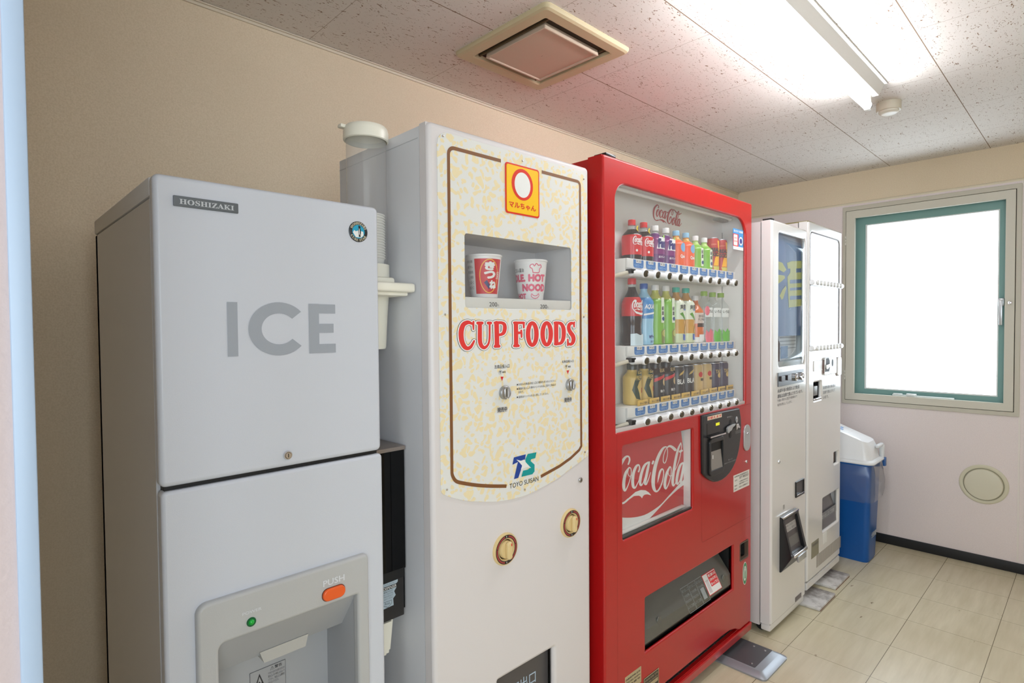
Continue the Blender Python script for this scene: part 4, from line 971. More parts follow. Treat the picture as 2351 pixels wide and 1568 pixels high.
# shelves
M_bar = mat('button_bar_white', (238, 238, 240), .25, coat=.3)
M_tag = mat('tag_blue', (44, 112, 178), .4)
M_btn = mat('button_dark', (96, 90, 78), .16, metal=.5)
XC = [1.5765+.07165*i for i in range(10)]
tagm = tx1 = btn0 = None
tag_proto = {}
def shelf(zt0, zt1, zb, price, dx):
    global btn0
    sh = box('shelf', 1.503, 2.262, 1.042, YBK-.001, zt0-.026, zt1, M_int, rvm, .002)
    box('shelf_bracket', 1.506, 1.530, 1.020, 1.06, zb-.004, zb+.010, M_blackm, sh, .002)
    tubep('shelf_cable', [(1.40, 1.10, zb-.035), (1.44, 1.07, zb-.022), (1.48, 1.05, zb-.008), (1.515, 1.035, zb+.001)], .0065, mat('cable_cream', (212, 204, 184), .5), sh)
    box('strip', 1.503, 2.258+dx, 1.034, 1.042, zt0-.003, zt1, mat('strip_white', (226, 226, 222), .4), sh, .001)
    lathe('button_bar', [(.006, 1.514+dx), (.0115, 1.518+dx), (.0125, 1.524+dx), (.0125, 2.252+dx), (.0115, 2.258+dx), (.006, 2.262+dx)], (0, 1.031, zb), M_bar, sh, axis='X', seg=20)
    for i, xc in enumerate(XC):
        x = xc+dx
        bu = lathe('button', [(.0165, -.006), (.0165, .004), (.0150, .0075), (.0125, .009)], (0, 0, 0), M_bar, sh, axis='Y', seg=22, sx=.92, sy=.90, cap=False) if btn0 is None else btn0.copy()
        if btn0 is None:
            btn0 = bu
            for v in bu.data.vertices: v.co += ORG[sh.name]
        else: COL.objects.link(bu); bu.parent = sh; ORG[bu.name] = ORG[sh.name]
        bu.parent = sh; bu.location = Vector((x, 1.0305-.008, zb))-ORG[sh.name]; bu.rotation_euler = (.18, 0, 0)
        if not tag_proto.get('lens'):
            ln = lathe('button_lens', [(.0135, .0085), (.0120, .0125), (.007, .0150), (.0005, .0158)], (0, 0, 0), M_btn, None, axis='Y', seg=22, sx=.92, sy=.86, cap=False); tag_proto['lens'] = ln
        else: ln = tag_proto['lens'].copy(); COL.objects.link(ln)
        ln.parent = bu; ORG[ln.name] = ORG[sh.name]
        # price tag
        key = 'tag'
        tw, thh = .0285, zt1-zt0-.001
        xx = x-.012
        if not tag_proto.get(key):
            tg = plate('price_tag', [rrect(-tw, 0, tw, .0255, (.008, .008, .002, .002), 4)], -.0003, .0003, M_tag, None); tag_proto[key] = tg
            tag_proto['cold'] = text('tag_lettering', 'つめた〜い', (-tw*.85, .003, tw*.85, .0125), flat(-.0006), mat('tag_pale', (176, 206, 232), .5), None)
            tag_proto['box'] = plate('price_patch', [rrect(-tw*.52, .0155, tw*.52, .0275, .001)], -.0006, 0, M_paper, None, flat=True)
            tag_proto[price] = text('price_lettering', price, (-tw*.44, .0170, tw*.44, .0255), flat(-.0009), M_ink, None, bold=.01)
            new = [tg, tag_proto['cold'], tag_proto['box'], tag_proto[price]]
        else:
            if price not in tag_proto: tag_proto[price] = text('price_lettering', price, (-tw*.44, .0170, tw*.44, .0255), flat(-.0009), M_ink, None, bold=.01); pr_new = tag_proto[price]
            else: pr_new = tag_proto[price].copy(); COL.objects.link(pr_new)
            new = [tag_proto[key].copy(), tag_proto['cold'].copy(), tag_proto['box'].copy()]
            for n_ in new: COL.objects.link(n_)
            new.append(pr_new)
        new[0].parent = sh; new[0].location = Vector((xx, 1.0335, zt0))-ORG[sh.name]
        for n_ in new: ORG[n_.name] = ORG[sh.name]
        for n_ in new[1:]: n_.parent = new[0]; n_.location = (0, 0, 0)
    return sh
shelf(1.5155, 1.5435, 1.4985, '¥130', 0)
shelf(1.2375, 1.2655, 1.2195, '¥160', .004)
shelf(1.0415, 1.0705, 1.0225, '¥150', .008)

# ---- the drinks: every one a thing of its own
DR = {}
M_clearp = glass('clear_bottle', tint=(250, 252, 251), refl=.8, film=.16, film_c=(220, 228, 226))
def dm(name, c, rough=.25): return mat('drink_'+name, c, rough)
def bottle(kind, H, bands, mats, capc, label, cat='bottle', neck=.28, r=.031, waist=0, sq=0, cap_h=.017, cap_r=.0125, prints=()):
    t = thing('drink_bottle', (0, 0, 0), label, cat)
    Hb = H-cap_h
    prof = [(r*.86, 0), (r*.97, .003), (r, .010)]
    zs = Hb*(1-neck)
    for k in range(1, 11):
        z = .010+(zs-.010)*k/10; f = 1-waist*math.exp(-((z/zs-.42)/.18)**2); prof.append((r*f, z))
    for k in range(1, 8):
        a = k/7; prof.append((r+(cap_r*.86-r)*(1-math.cos(a*PI))/2, zs+(Hb-zs)*.86*a))
    prof += [(cap_r*.86, Hb)]
    lathe('bottle_body', prof, (0, 0, 0), mats, t, seg=30, bands=[(b*H, i) for i, b in enumerate(bands)], sq=sq)
    lathe('cap', [(cap_r, Hb-.001), (cap_r, Hb+cap_h*.88), (cap_r*.92, H), (.0005, H)], (0, 0, 0), capc, t, seg=22)
    for fn in prints: fn(t, r)
    return t
def can(kind, H, bands, mats, label, r=.0265, prints=()):
    t = thing('drink_can', (0, 0, 0), label, 'can')
    lathe('can_body', [(r*.86, 0), (r, .004), (r, H*.5), (r, H-.008), (r*.90, H-.002), (r*.90, H), (r*.84, H), (r*.83, H-.002), (.0005, H-.002)], (0, 0, 0), mats, t, seg=30, bands=[(b*H, i) for i, b in enumerate(bands)], cap=False)
    lathe('can_rim', [(r*.915, H-.002), (r*.925, H), (r*.90, H+.0012), (r*.86, H)], (0, 0, 0), M_steel, t, seg=30, cap=False)
    for fn in prints: fn(t, r)
    return t
def pr_text(s, x0, z0, x1, z1, m, bold=.02, shear=0, name='label_lettering'):
    return lambda t, r: text(name, s, (x0, z0, x1, z1), wrap(0, 0, r+.0006, -.28), m, t, bold, shear)
def pr_patch(pts, m, name='label_print', lift=.0003):
    return lambda t, r: warp_patch(name, pts, wrap(0, 0, r+lift, -.28), m, t)
W_ = M_paper; K_ = M_ink
colared = dm('cola_red', (200, 34, 38)); cola = dm('cola', (38, 22, 20), .12)
grape = dm('grape', (122, 44, 110)); grape2 = dm('grape_dark', (92, 34, 100)); orange = dm('orange', (226, 96, 52)); amber = dm('amber', (212, 150, 70), .15)
green = dm('tea_green', (124, 180, 62)); green2 = dm('tea_dark', (88, 150, 48)); capw = dm('cap_white', (228, 226, 224)); capr = dm('cap_red', (206, 38, 44))
capblue = dm('cap_light_blue', (140, 186, 214)); capn = dm('cap_blue', (44, 92, 170)); capt = dm('cap_teal', (60, 180, 160)); capg = dm('cap_green', (150, 190, 70))
goldc = dm('gold', (206, 176, 96), .35); darkg = dm('dark_green', (36, 60, 44)); browns = dm('brown', (58, 38, 30)); blackc = dm('black', (34, 33, 36)); tan = dm('tan', (206, 176, 118), .35); navy = dm('navy', (52, 44, 76)); yel = dm('yellow', (240, 176, 40))
aqua = dm('aqua', (60, 134, 196)); aqualt = dm('aqua_light', (150, 198, 224), .15); paleg = dm('pale_green', (206, 214, 176)); teab = dm('tea_brown', (190, 140, 70), .15); pink = dm('pink', (226, 110, 124))
X_ = [1.590+.0698*i for i in range(10)]
def put(proto, idxs, z, labels, group, y=1.076, rz=0):
    for n_, i in enumerate(idxs):
        o = proto if n_ == 0 else copy_tree(proto)
        o.location = (X_[i], y, z); o.rotation_euler = (0, 0, rz); o['label'] = labels[n_] if isinstance(labels, list) else labels; o['group'] = group
Z1, Z2, Z3 = 1.5442, 1.2662, 1.0712
GT, GM, GB = 'drinks on the top shelf', 'bottles on the middle shelf', 'coffees on the bottom shelf'
def pr_logo(x0, z0, x1, z1, m): return lambda t, r: logo('script_lettering', (x0, z0, x1, z1), wrap(0, 0, r+.0006, -.28), m, t, 6)
def cola_logo(z0, z1): return [pr_logo(-.020, z0-.004, .040, z1+.002, W_)]
put(bottle('a', .133, [0, .13, .62, .76], [cola, colared, cola, M_clearp], capr, 'x', r=.033, neck=.34, sq=0, prints=cola_logo(.052, .074)+[pr_patch(ell(-.006, .030, .004, .004, 14), W_)]), [0, 1], Z1,
    ['short cola bottle with red label at the near end of the top shelf', 'short cola bottle with red label beside the purple grape bottles'], GT)
def yel_tag(t, r):
    warp_patch('neck_tag', ell(.012, .104, .016, .010, 16), wrap(0, 0, .021, 0), dm('tag_yellow', (238, 214, 60)), t); text('tag_lettering', 'お手軽〜', (.002, .100, .022, .108), wrap(0, 0, .0215, 0), K_, t, .03)
for o in [o for o in bpy.data.objects if o.type == 'EMPTY' and str(o.get('label', '')).startswith('short cola')]:
    T_ = o.location.copy(); o.location = (0, 0, 0); ORG[o.name] = Vector((0, 0, 0)); yel_tag(o, 0); o.location = T_
put(bottle('f', .130, [0, .22, .70, .78], [grape2, grape, grape2, M_clearp], capw, 'x', r=.033, neck=.32, prints=[pr_patch([(-.018, .048), (.040, .046), (.042, .086), (-.010, .088)], W_, lift=.0002), pr_text('Fanta', -.014, .050, .038, .083, mat('fanta_navy', (46, 42, 110), .4), .08), pr_patch(ell(.012, .090, .006, .004, 14), dm('leaf', (140, 200, 70)), lift=.0007), pr_text('果汁グレープ', -.012, .016, .020, .024, W_, .02)]), [2, 3], Z1,
    ['purple grape soda bottle with white cap next to the red-labelled cola', 'purple grape soda bottle with white cap next to the orange juice'], GT)
put(bottle('q', .128, [0, .74], [orange, amber], capblue, 'x', r=.032, neck=.32, prints=[pr_text('Qoo', -.008, .026, .014, .040, W_, .04), pr_patch(ell(.006, .066, .013, .016), dm('disc_blue', (120, 170, 210)))]), [4, 5], Z1,
    ['orange juice bottle with pale blue cap next to the grape soda', 'orange juice bottle with pale blue cap next to the green tea'], GT)
def tea_prints(z0, z1, zh): return [pr_patch(rrect(-.002, z0, .013, z1, .002), dm('tea_label', (226, 234, 214)), 'label_strip'), pr_text('綾', .000, zh+.016, .011, zh+.031, K_, .02), pr_text('鷹', .000, zh, .011, zh+.014, K_, .02), pr_patch(ell(.008, z0+.014, .007, .007), dm('pot_navy', (40, 66, 120)), lift=.0008)]
put(bottle('t', .124, [0, .72], [green, dm('tea_top', (170, 200, 110))], capw, 'x', r=.032, neck=.34, prints=tea_prints(.008, .076, .038)), [6, 7], Z1,
    ['short green tea bottle next to the orange juice', 'short green tea bottle next to the red and yellow cans'], GT)
redg = dm('rg_red', (176, 52, 44))
def rg(t, r):
    f = wrap(0, 0, r+.0003, -.85)
    warp_patch('label_print', [(-.002, .02), (.022, .02), (.036, .118), (.014, .118), (.020, .075), (.004, .050)], f, yel, t)
    warp_patch('label_print', [(.0, .004), (.030, .004), (.030, .018), (-.004, .018)], f, dm('rg_base', (200, 190, 90)), t)
    g = wrap(0, 0, r+.0007, -.75)
    text('label_lettering', 'REAL', (-.014, .074, .022, .090), g, K_, t, .06); text('label_lettering', 'GOLD', (-.016, .056, .022, .072), g, K_, t, .06)
    text('label_lettering', 'エナジー', (-.014, .100, .008, .106), g, dm('rg_pale', (240, 190, 150)), t, .02)
put(can('r', .129, [0], [redg], 'x', r=.0245, prints=[rg]), [8, 9], Z1, ['slim red and yellow energy drink can next to the green tea', 'slim red and yellow energy drink can at the far end of the top shelf'], GT)
# middle row
coke_t = [pr_logo(-.024, .114, .044, .148, W_), pr_patch([(-.020, .116), (-.008, .110), (.010, .106), (.034, .108), (.034, .101), (.010, .099), (-.010, .104)], W_), pr_patch(ell(-.012, .144, .004, .005, 14), W_),
          pr_patch([(-.03, .0), (.036, .0), (.036, .020), (.030, .030), (.020, .038), (.004, .034), (-.01, .040), (-.03, .038)], dm('ice_print', (198, 216, 222)), lift=.0022), pr_text('おいしく', .012, .016, .034, .023, capr, .02), pr_text('リフレッシュ', .010, .007, .036, .014, capr, .02)]
put(bottle('c', .220, [0, .44, .72, .87], [cola, colared, cola, M_clearp], capr, 'x', r=.034, neck=.34, waist=.10, cap_h=.019, cap_r=.014, prints=coke_t), [0], Z2, ['tall contour cola bottle with red label on the middle shelf'], GM)
put(bottle('aq', .206, [0, .44, .76], [aqualt, aqua, aqualt], capn, 'x', r=.033, neck=.26, waist=.05, cap_r=.0135, prints=[pr_text('AQUARIUS', -.020, .118, .044, .136, W_, .04, .2), pr_patch([(-.024, .104), (.034, .112), (.034, .106), (-.024, .098)], W_), pr_text('Wチャンス', -.006, .020, .036, .034, dm('w_navy', (44, 54, 120)), .05), pr_text('当たり付', .0, .008, .030, .015, dm('w_navy', (44, 54, 120)), .02)]), [1], Z2, ['blue sports drink bottle with blue cap on the middle shelf'], GM)
cup_y = dm('tea_cup', (176, 176, 84))
tp = tea_prints(.074, .160, .100)+[pr_patch([(.0, .004), (.030, .004), (.036, .050), (.010, .054), (-.002, .044)], dm('bowl', (128, 132, 70)), 'bowl_print'), pr_patch(ell(.017, .038, .015, .012), cup_y, 'bowl_print', .0006)]
put(bottle('gt', .204, [0, .78], [green, dm('tea_top2', (190, 190, 90))], capw, 'x', r=.033, neck=.26, waist=.03, cap_r=.0135, prints=tp), [2, 3], Z2, ['green tea bottle with white cap next to the blue sports drink', 'green tea bottle with white cap next to the teal-capped tea'], GM)
sp_ = [pr_text('爽健美茶', -.010, .122, .044, .140, K_, .02), pr_patch([(-.012, .106), (.0, .112), (.014, .094), (.026, .082), (.012, .084), (.0, .096)], green2), pr_patch([(.006, .118), (.022, .118), (.022, .123), (.006, .123)], dm('patch_blue', (70, 100, 180)), lift=.0006),
       pr_patch(ell(.024, .046, .012, .022), dm('glass_print', (214, 186, 110)), lift=.0008), pr_patch([(.002, .012), (.018, .010), (.018, .030), (.002, .034)], dm('patch_blue', (70, 100, 180)), lift=.0010)]
put(bottle('so', .202, [0, .20, .42, .76], [paleg, dm('tea_amber', (200, 150, 60)), dm('herb_label', (220, 226, 206)), teab], capt, 'x', r=.033, neck=.26, waist=.04, cap_r=.0135, prints=sp_), [4, 5], Z2, ['herbal tea bottle with teal cap next to the green tea', 'herbal tea bottle with teal cap next to the amber tea'], GM)
put(bottle('br', .176, [0, .12, .42, .62], [W_, dm('amber_tea', (206, 104, 40), .15), dm('tea_label_grey', (206, 190, 178)), dm('amber_tea', (206, 104, 40), .15)], capw, 'x', r=.0315, neck=.30, cap_r=.013, prints=[pr_text('からだ', -.012, .094, .020, .104, K_, .02), pr_text('すこやか茶', -.014, .082, .022, .091, K_, .02), pr_patch(rrect(-.016, .058, .024, .072), browns), pr_patch(rrect(-.01, .008, .022, .030), W_, lift=.0015), pr_text('脂肪の吸収', -.006, .016, .020, .024, colared, .02)]), [6], Z2, ['shorter amber tea bottle with white cap on the middle shelf'], GM)
def leaf(m): return [pr_patch([(-.020, 0), (.026, 0), (.032, .020), (.024, .030), (.022, .050), (.010, .040), (.0, .052), (-.010, .036), (-.020, .048), (-.024, .020)], m, 'leaf_print', .003)]
wat = lambda extra: [pr_patch(rrect(-.022, .096, .030, .132, .004), dm('water_label', (222, 226, 222)), 'label_print'), pr_text('いろはす', -.018, .112, .026, .124, darkg, .02)]+extra
put(bottle('w1', .196, [0], [M_clearp], capg, 'x', r=.032, neck=.24, cap_r=.013, prints=wat(leaf(pink)+[pr_patch(ell(-.014, .120, .010, .018), pink, lift=.0009)])), [7], Z2, ['clear water bottle with green cap and pink peach print'], GM)
put(bottle('w2', .194, [0], [M_clearp], capg, 'x', r=.032, neck=.24, cap_r=.013, prints=wat(leaf(dm('leaf_green', (96, 180, 60))))), [8, 9], Z2, ['clear water bottle with green leaf print next to the pink-printed one', 'clear water bottle with green leaf print at the far end of the middle shelf'], GM)
# bottom row
crn = dm('yellow_label', (214, 176, 84), .4)
def base_card(m=crn): return lambda t, r: box('base_card', -.028, .030, -r-.010, -r-.007, .0, .018, m, t, .001)
def base_text(s): return lambda t, r: text('card_lettering', s, (-.016, .004, .026, .012), flat(-r-.0104), K_, t, .02)
def bcan(body, bands, pr, lab, n, names, H=.138, r=.031):
    put(bottle('bc', H, bands, body, M_black if n[0] > 1 else dm('cap_dark', (44, 50, 40)), 'x', r=r, neck=.24, cap_h=.022, cap_r=.018, prints=pr+[base_card(), base_text(lab)]), n, Z3, names, GB)
bcan([goldc, goldc], [0, .9], [pr_patch([(-.004, .112), (.020, .110), (.026, .090), (.004, .078), (-.004, .060), (.004, .040), (.010, .018), (-.008, .022), (-.022, .050), (-.014, .078), (-.008, .095)], darkg), pr_text('PREMIUM', -.010, .082, .036, .097, goldc, .02), pr_text('𝑮𝒆𝒐', -.002, .102, .018, .112, goldc, .02), pr_patch(rrect(.016, .040, .026, .056), capr, lift=.0006)], 'ほっこり香る', [0, 1], ['gold and dark green coffee bottle at the near end of the bottom shelf', 'gold and dark green coffee bottle beside the black and red one'])
bcan([blackc, browns], [0, .66], [pr_patch([(-.026, .078), (.034, .098), (.034, .088), (-.026, .066)], capr), pr_patch(ell(.020, .066, .013, .014), tan, lift=.0006), pr_text('EURO', -.006, .100, .024, .112, tan, .02), pr_text('香るブラック', -.004, .030, .028, .040, W_, .03)], '淹れたての香り', [2, 3], ['black and brown coffee bottle beside the gold one', 'black and brown coffee bottle beside the all-black can'])
def bc2(m, bands, prs, lab, n, names, H, r=.0295):
    t = can('c', H, bands, m, 'x', r=r, prints=prs+[base_card(), base_text(lab)]); put(t, n, Z3, names, GB)
bc2([blackc], [0], [pr_text('BLACK', -.018, .048, .042, .066, W_, .03), pr_patch([(-.012, .078), (.004, .084), (.022, .100), (.008, .096), (-.006, .088)], goldc)], 'コクと香り', [4, 5], ['black coffee can with white capital lettering beside the brown bottle', 'black coffee can with white capital lettering beside the tan one'], .112)
bc2([tan, dm('can_green', (70, 130, 76)), tan], [0, .32, .40], [pr_patch(ell(.0, .074, .010, .010), capr), pr_text('微糖', -.002, .050, .018, .060, K_, .03)], 'やさしい甘さ', [6, 7], ['tan coffee can with green stripe beside the black one', 'tan coffee can with green stripe beside the dark purple one'], .112)
bc2([navy, goldc, navy], [0, .40, .44], [pr_text('TASTE', -.012, .070, .030, .084, goldc, .03), pr_patch(ell(.008, .062, .010, .010)+[], goldc, lift=.0002)], '贅沢な味', [8, 9], ['dark purple coffee can with gold stripe beside the tan one', 'dark purple coffee can with gold stripe at the far end of the bottom shelf'], .110)

# ---- sticker on the glass
sr = rect(RY+.0045, 1683, 523.5, 1706, 576.5); sr = (sr[0], S(1683, 571, Y=RY).z, sr[2], sr[3])
YS = RY+.0042
stk = plate('window_sticker', [rrect(*sr, .002)], YS, .0006, mat('sticker_blue', (64, 150, 214), .4), rvm)
w_, h_ = sr[2]-sr[0], sr[3]-sr[1]
plate('sticker_band', [rrect(sr[0], sr[1], sr[2], sr[1]+.16*h_)], YS-.0003, 0, M_paper, stk, flat=True)
plate('sticker_card', [rrect(sr[0]+.0, sr[1]+.16*h_, sr[0]+.52*w_, sr[1]+.76*h_, .002)], YS-.0003, 0, M_redink, stk, flat=True)
plate('sticker_card', [rrect(sr[0]+.05*w_, sr[1]+.2*h_, sr[0]+.42*w_, sr[1]+.72*h_, .003)], YS-.0005, 0, M_paper, stk, flat=True)
plate('sticker_ring', [ell(sr[0]+.76*w_, sr[1]+.45*h_, .19*w_, .19*w_), ell(sr[0]+.76*w_, sr[1]+.45*h_, .12*w_, .12*w_)], YS-.0005, 0, M_paper, stk, flat=True)
plate('sticker_disc', [ell(sr[0]+.76*w_, sr[1]+.45*h_, .11*w_, .11*w_)], YS-.0005, 0, mat('print_navy', (40, 60, 140), .4), stk, flat=True)
text('sticker_lettering', '助け合う自販機', (sr[0]+.06*w_, sr[1]+.83*h_, sr[2]-.06*w_, sr[1]+.95*h_), flat(YS-.0005), M_paper, stk, .03)
for i in range(2): text('sticker_text', ('災害時に', '飲料提供')[i], (sr[0]+.08*w_, sr[1]+(.52-.16*i)*h_, sr[0]+.40*w_, sr[1]+(.60-.16*i)*h_), flat(YS-.0007), M_redink, stk)

# ---- poster window with big script
PYv = RY+.040
pd = rect(PYv, 1420, 1000, 1563, 1200)
px1 = S(1572, 1090, Y=PYv).x
V = [(po[0]-.012, RY+.0125, po[1]-.012), (po[2]+.004, RY+.0125, po[1]-.012), (po[2]+.004, RY+.0125, po[3]+.012), (po[0]-.012, RY+.0125, po[3]+.012), (po[0]-.012, RY+.09, po[1]-.012), (po[2]+.004, RY+.09, po[1]-.012), (po[2]+.004, RY+.09, po[3]+.012), (po[0]-.012, RY+.09, po[3]+.012)]
add('poster_niche', V, [(4, 5, 6, 7), (0, 1, 5, 4), (3, 7, 6, 2), (0, 4, 7, 3), (1, 2, 6, 5)], M_int, rvm)
pz0, pz1 = po[1]-.004, po[3]+.010
xt, xb = S(1562, 999, Y=PYv).x, S(1583.5, 1171, Y=PYv).x
pst = plate('poster', [[(po[0]-.01, pz0), (xb, pz0), (xt, pz1), (po[0]-.01, pz1)]], PYv, .002, mat('poster_red', (196, 30, 36), .3), rvm)
vs, fs = brush(LOGO_P+[LOGO_TICK[0][:2]], 0, 5, LOGO_FLP)
add('script_lettering', [(logo_uv(x, y)[0], PYv-.0004, logo_uv(x, y)[1]) for x, y in vs], fs, M_paper, pst)
rib = [(-60, 1215), (45, 1230), (200, 1225), (350, 1190), (480, 1120), (600, 1030), (700, 920), (800, 810), (900, 700), (945, 670), (978, 650), (985, 728), (935, 745), (850, 810), (720, 930), (600, 1060), (480, 1190), (360, 1310), (220, 1400), (45, 1445), (-60, 1450)]
plate('ribbon_print', [[logo_uv(*p) for p in soft(rib[:10], 3)+soft(rib[10:], 3)]], PYv-.0008, 0, M_paper, pst, flat=True)
plate('poster_sheet', [rrect(po[0]-.004, po[1]-.004, po[2]+.004, po[3]+.004, .008)], RY+.008, 0, MATS['window_acrylic'], rvm, flat=True)
bm = bmesh.new(); bm_box(bm, po[0], po[2], RY+.004, RY+.012, po[1]-.001, po[1]+.005)
from_bm('poster_sill', bm, M_black, rvm)
box('poster_rail', po[0], po[2]-.012, RY+.024, RY+.038, po[1]+.004, po[1]+.010, M_int, rvm, .001)

# ---- black money panel
BYm = RY-.010
def z1(*p): return ptY(BYm, *zoomed(1600, 920, 7.127, *p))
mp = plate('money_panel', [z1((96, 250), (112, 242), (690, 121), (703, 128), (722, 260), (730, 400), (724, 540), (714, 650), (695, 790), (668, 905), (634, 1010), (588, 1110), (535, 1190), (478, 1252), (415, 1298), (345, 1326), (285, 1330), (225, 1306), (160, 1262), (106, 1196), (100, 900), (97, 500))], BYm, .014, mat('money_panel_black', (36, 36, 38), .28), rvm, .004)
yq = BYm-.0005
stt = rect(yq, 1624.3, 957, 1657, 959); zt_ = stt[3]
plate('panel_sticker', [rrect(stt[0], zt_-.014, stt[2], zt_)], yq, 0, mat('sticker_cream', (232, 216, 188), .4), mp, flat=True)
text('sticker_lettering', '千円札', (stt[0]+.002, zt_-.012, stt[0]+.018, zt_-.002), flat(yq-.0003), M_redink, mp, .04)
text('sticker_lettering', '使えます', (stt[0]+.020, zt_-.012, stt[2]-.002, zt_-.002), flat(yq-.0003), M_redink, mp, .03)
d_ = z1((165, 380), (365, 590)); yb_ = rect(yq, 1623, 976, 1652, 1003)
plate('display_bezel', [rrect(d_[0][0], z1((165, 600))[0][1], d_[1][0], d_[0][1]-.0, .002)], BYm-.0012, .0012, mat('smoked_display', (30, 30, 32), .12), mp)
y_ = z1((303, 365), (365, 395)); plate('amount_display', [rrect(y_[0][0], y_[1][1], y_[1][0], y_[0][1])], BYm-.0016, 0, mat('display_yellow', (226, 226, 30), .4, emit=.25), mp, flat=True)
text('panel_lettering', '準備中', (y_[0][0]+.001, y_[1][1]-.011, y_[1][0], y_[1][1]-.006), flat(yq-.0004), M_inkg, mp)
s_ = z1((165, 590), (425, 540)); bm = bmesh.new(); bm_box(bm, s_[0][0], s_[1][0], BYm-.014, BYm+.002, s_[0][1]-.006, s_[0][1]+.001, .002)
from_bm('note_ledge', bm, M_black, mp)
box('ledge_edge', s_[0][0]+.001, s_[1][0]-.004, BYm-.0146, BYm-.0135, s_[0][1]-.004, s_[0][1]+.0012, M_chrome, mp)
# banknote slot bulge and metal tray
b_ = z1((205, 700), (205, 845), (370, 1090), (400, 1070))
xa, xb2 = b_[0][0], b_[3][0]
plate('note_surround', [rrect(xa-.010, b_[3][1]-.022, xb2+.008, b_[0][1]+.018, .018, 8), rrect(xa, b_[3][1], xb2, b_[0][1], .004)], BYm-.008, .010, mat('money_panel_black', (36, 36, 38)), mp, .003)
plate('note_well', [rrect(xa-.001, b_[3][1]-.001, xb2+.001, b_[0][1]+.001)], BYm-.0006, 0, M_blackm, mp, flat=True)
add('note_tray', [(xa+.001, BYm-.001, b_[1][1]), (xb2-.006, BYm-.001, b_[1][1]), (xb2-.006, BYm-.008, b_[3][1]+.001), (xa+.001, BYm-.008, b_[3][1]+.001)], [(0, 1, 2, 3)], mat('tray_metal', (150, 146, 140), .35, metal=.5), mp)
plate('note_print', [rrect(xa+.012, b_[1][1]-.026, xa+.018, b_[1][1]-.012)], BYm-.0062, 0, M_paper, mp, flat=True)
# return lever in a keyhole recess, coin slot
k_ = z1((545, 352), (545, 575)); r1_ = .0105
plate('lever_recess', [ell(*k_[0], r1_, r1_*1.15), ], yq, 0, M_blackm, mp, flat=True)
plate('lever_recess', [ell(*k_[1], r1_*.85, r1_*.85)], yq-.0001, 0, M_blackm, mp, flat=True)
plate('lever_recess', [rrect(k_[1][0]-r1_*.8, k_[1][1], k_[0][0]+r1_*.8, k_[0][1])], yq-.0002, 0, M_blackm, mp, flat=True)
plate('return_lever', [z1((460, 450), (480, 420), (540, 385), (592, 372), (575, 405), (545, 430), (520, 480), (492, 500), (478, 528), (462, 505))], BYm-.012, .008, M_silver, mp, .001)
plate('coin_entry', [ell(*z1((645, 310))[0], .0085, .0125)], BYm-.003, .003, M_silver, mp, .001)
e_ = z1((640, 310))[0]; box('coin_slot', e_[0]-.0045, e_[0]+.0045, BYm-.0034, BYm-.003, e_[1]-.001, e_[1]+.001, M_blackm, mp)
plate('coin_guide', [z1((612, 378), (640, 370), (672, 430), (660, 445), (640, 430), (615, 480))], BYm-.010, .006, M_chrome, mp, .001)
text('panel_lettering', '硬貨投入', (z1((492, 260))[0][0], z1((530, 275))[0][1], z1((578, 250))[0][0], z1((530, 250))[0][1]), flat(yq), mat('panel_grey_ink', (170, 170, 170), .5), mp)
for yy in (1040, 975):
    a_ = z1((450 if yy == 1040 else 512, yy)); c_ = z1((635 if yy == 1040 else 578, yy-45)); text('panel_lettering', '紙幣は千円札のみ使用可' if yy == 1040 else '投入口', (a_[0][0], a_[0][1]-.001, c_[0][0], a_[0][1]+.004), flat(yq), MATS['panel_grey_ink'], mp)
a_ = z1((630, 500), (715, 480)); 
for i in range(2): plate('dot_row', [rrect(a_[0][0], a_[0][1]-.004-.006*i, a_[1][0], a_[0][1]-.0005-.006*i, .0015), rrect(a_[0][0]+.0006, a_[0][1]-.0034-.006*i, a_[1][0]-.0006, a_[0][1]-.0011-.006*i, .001)], yq, 0, MATS['panel_grey_ink'], mp, flat=True)
# door furniture
hq = rect(RY, 1706, 974, 1720.5, 1035); hz0 = S(1713, 1034.5, Y=RY).z; hz1 = S(1713, 974.5, Y=RY).z
hdl = plate('door_handle', [rrect(hq[0], hz0, hq[2], hz1, (hq[2]-hq[0])/2*.98, 10)], RY-.006, .007, M_silver, rvm, .0025)
cam_lock('handle_lock', 1715, 995, RY-.0065, .0055, hdl); cam_lock('service_lock', 1712.7, 1059.5, RY, .0068, rvm)
lq0 = S(1683.9, 1092.3, Y=RY); lq1 = S(1720, 1113.6, Y=RY)
lb_ = plate('owner_label', [rrect(lq0.x, lq1.z, lq1.x, lq0.z)], RY-.0006, .0006, mat('label_white', (228, 224, 216), .4), rvm)
lw, lh = lq1.x-lq0.x, lq0.z-lq1.z
for s, a in (('自動販売機連絡先', (.06, .84, .9, .93)), ('07 98253', (.36, .66, .92, .80)), ('住所', (.06, .62, .22, .70)), ('電話', (.06, .30, .22, .38)), ('担当', (.06, .10, .2, .18)), ('この場所の住所は上記', (.34, .46, .9, .54)), ('故障や異常のときは', (.34, .32, .9, .40)), ('お近くの営業所まで', (.34, .12, .92, .22))):
    text('label_text', s, (lq0.x+a[0]*lw, lq1.z+a[1]*lh, lq0.x+a[2]*lw, lq1.z+a[3]*lh), flat(RY-.0010), M_ink, lb_)
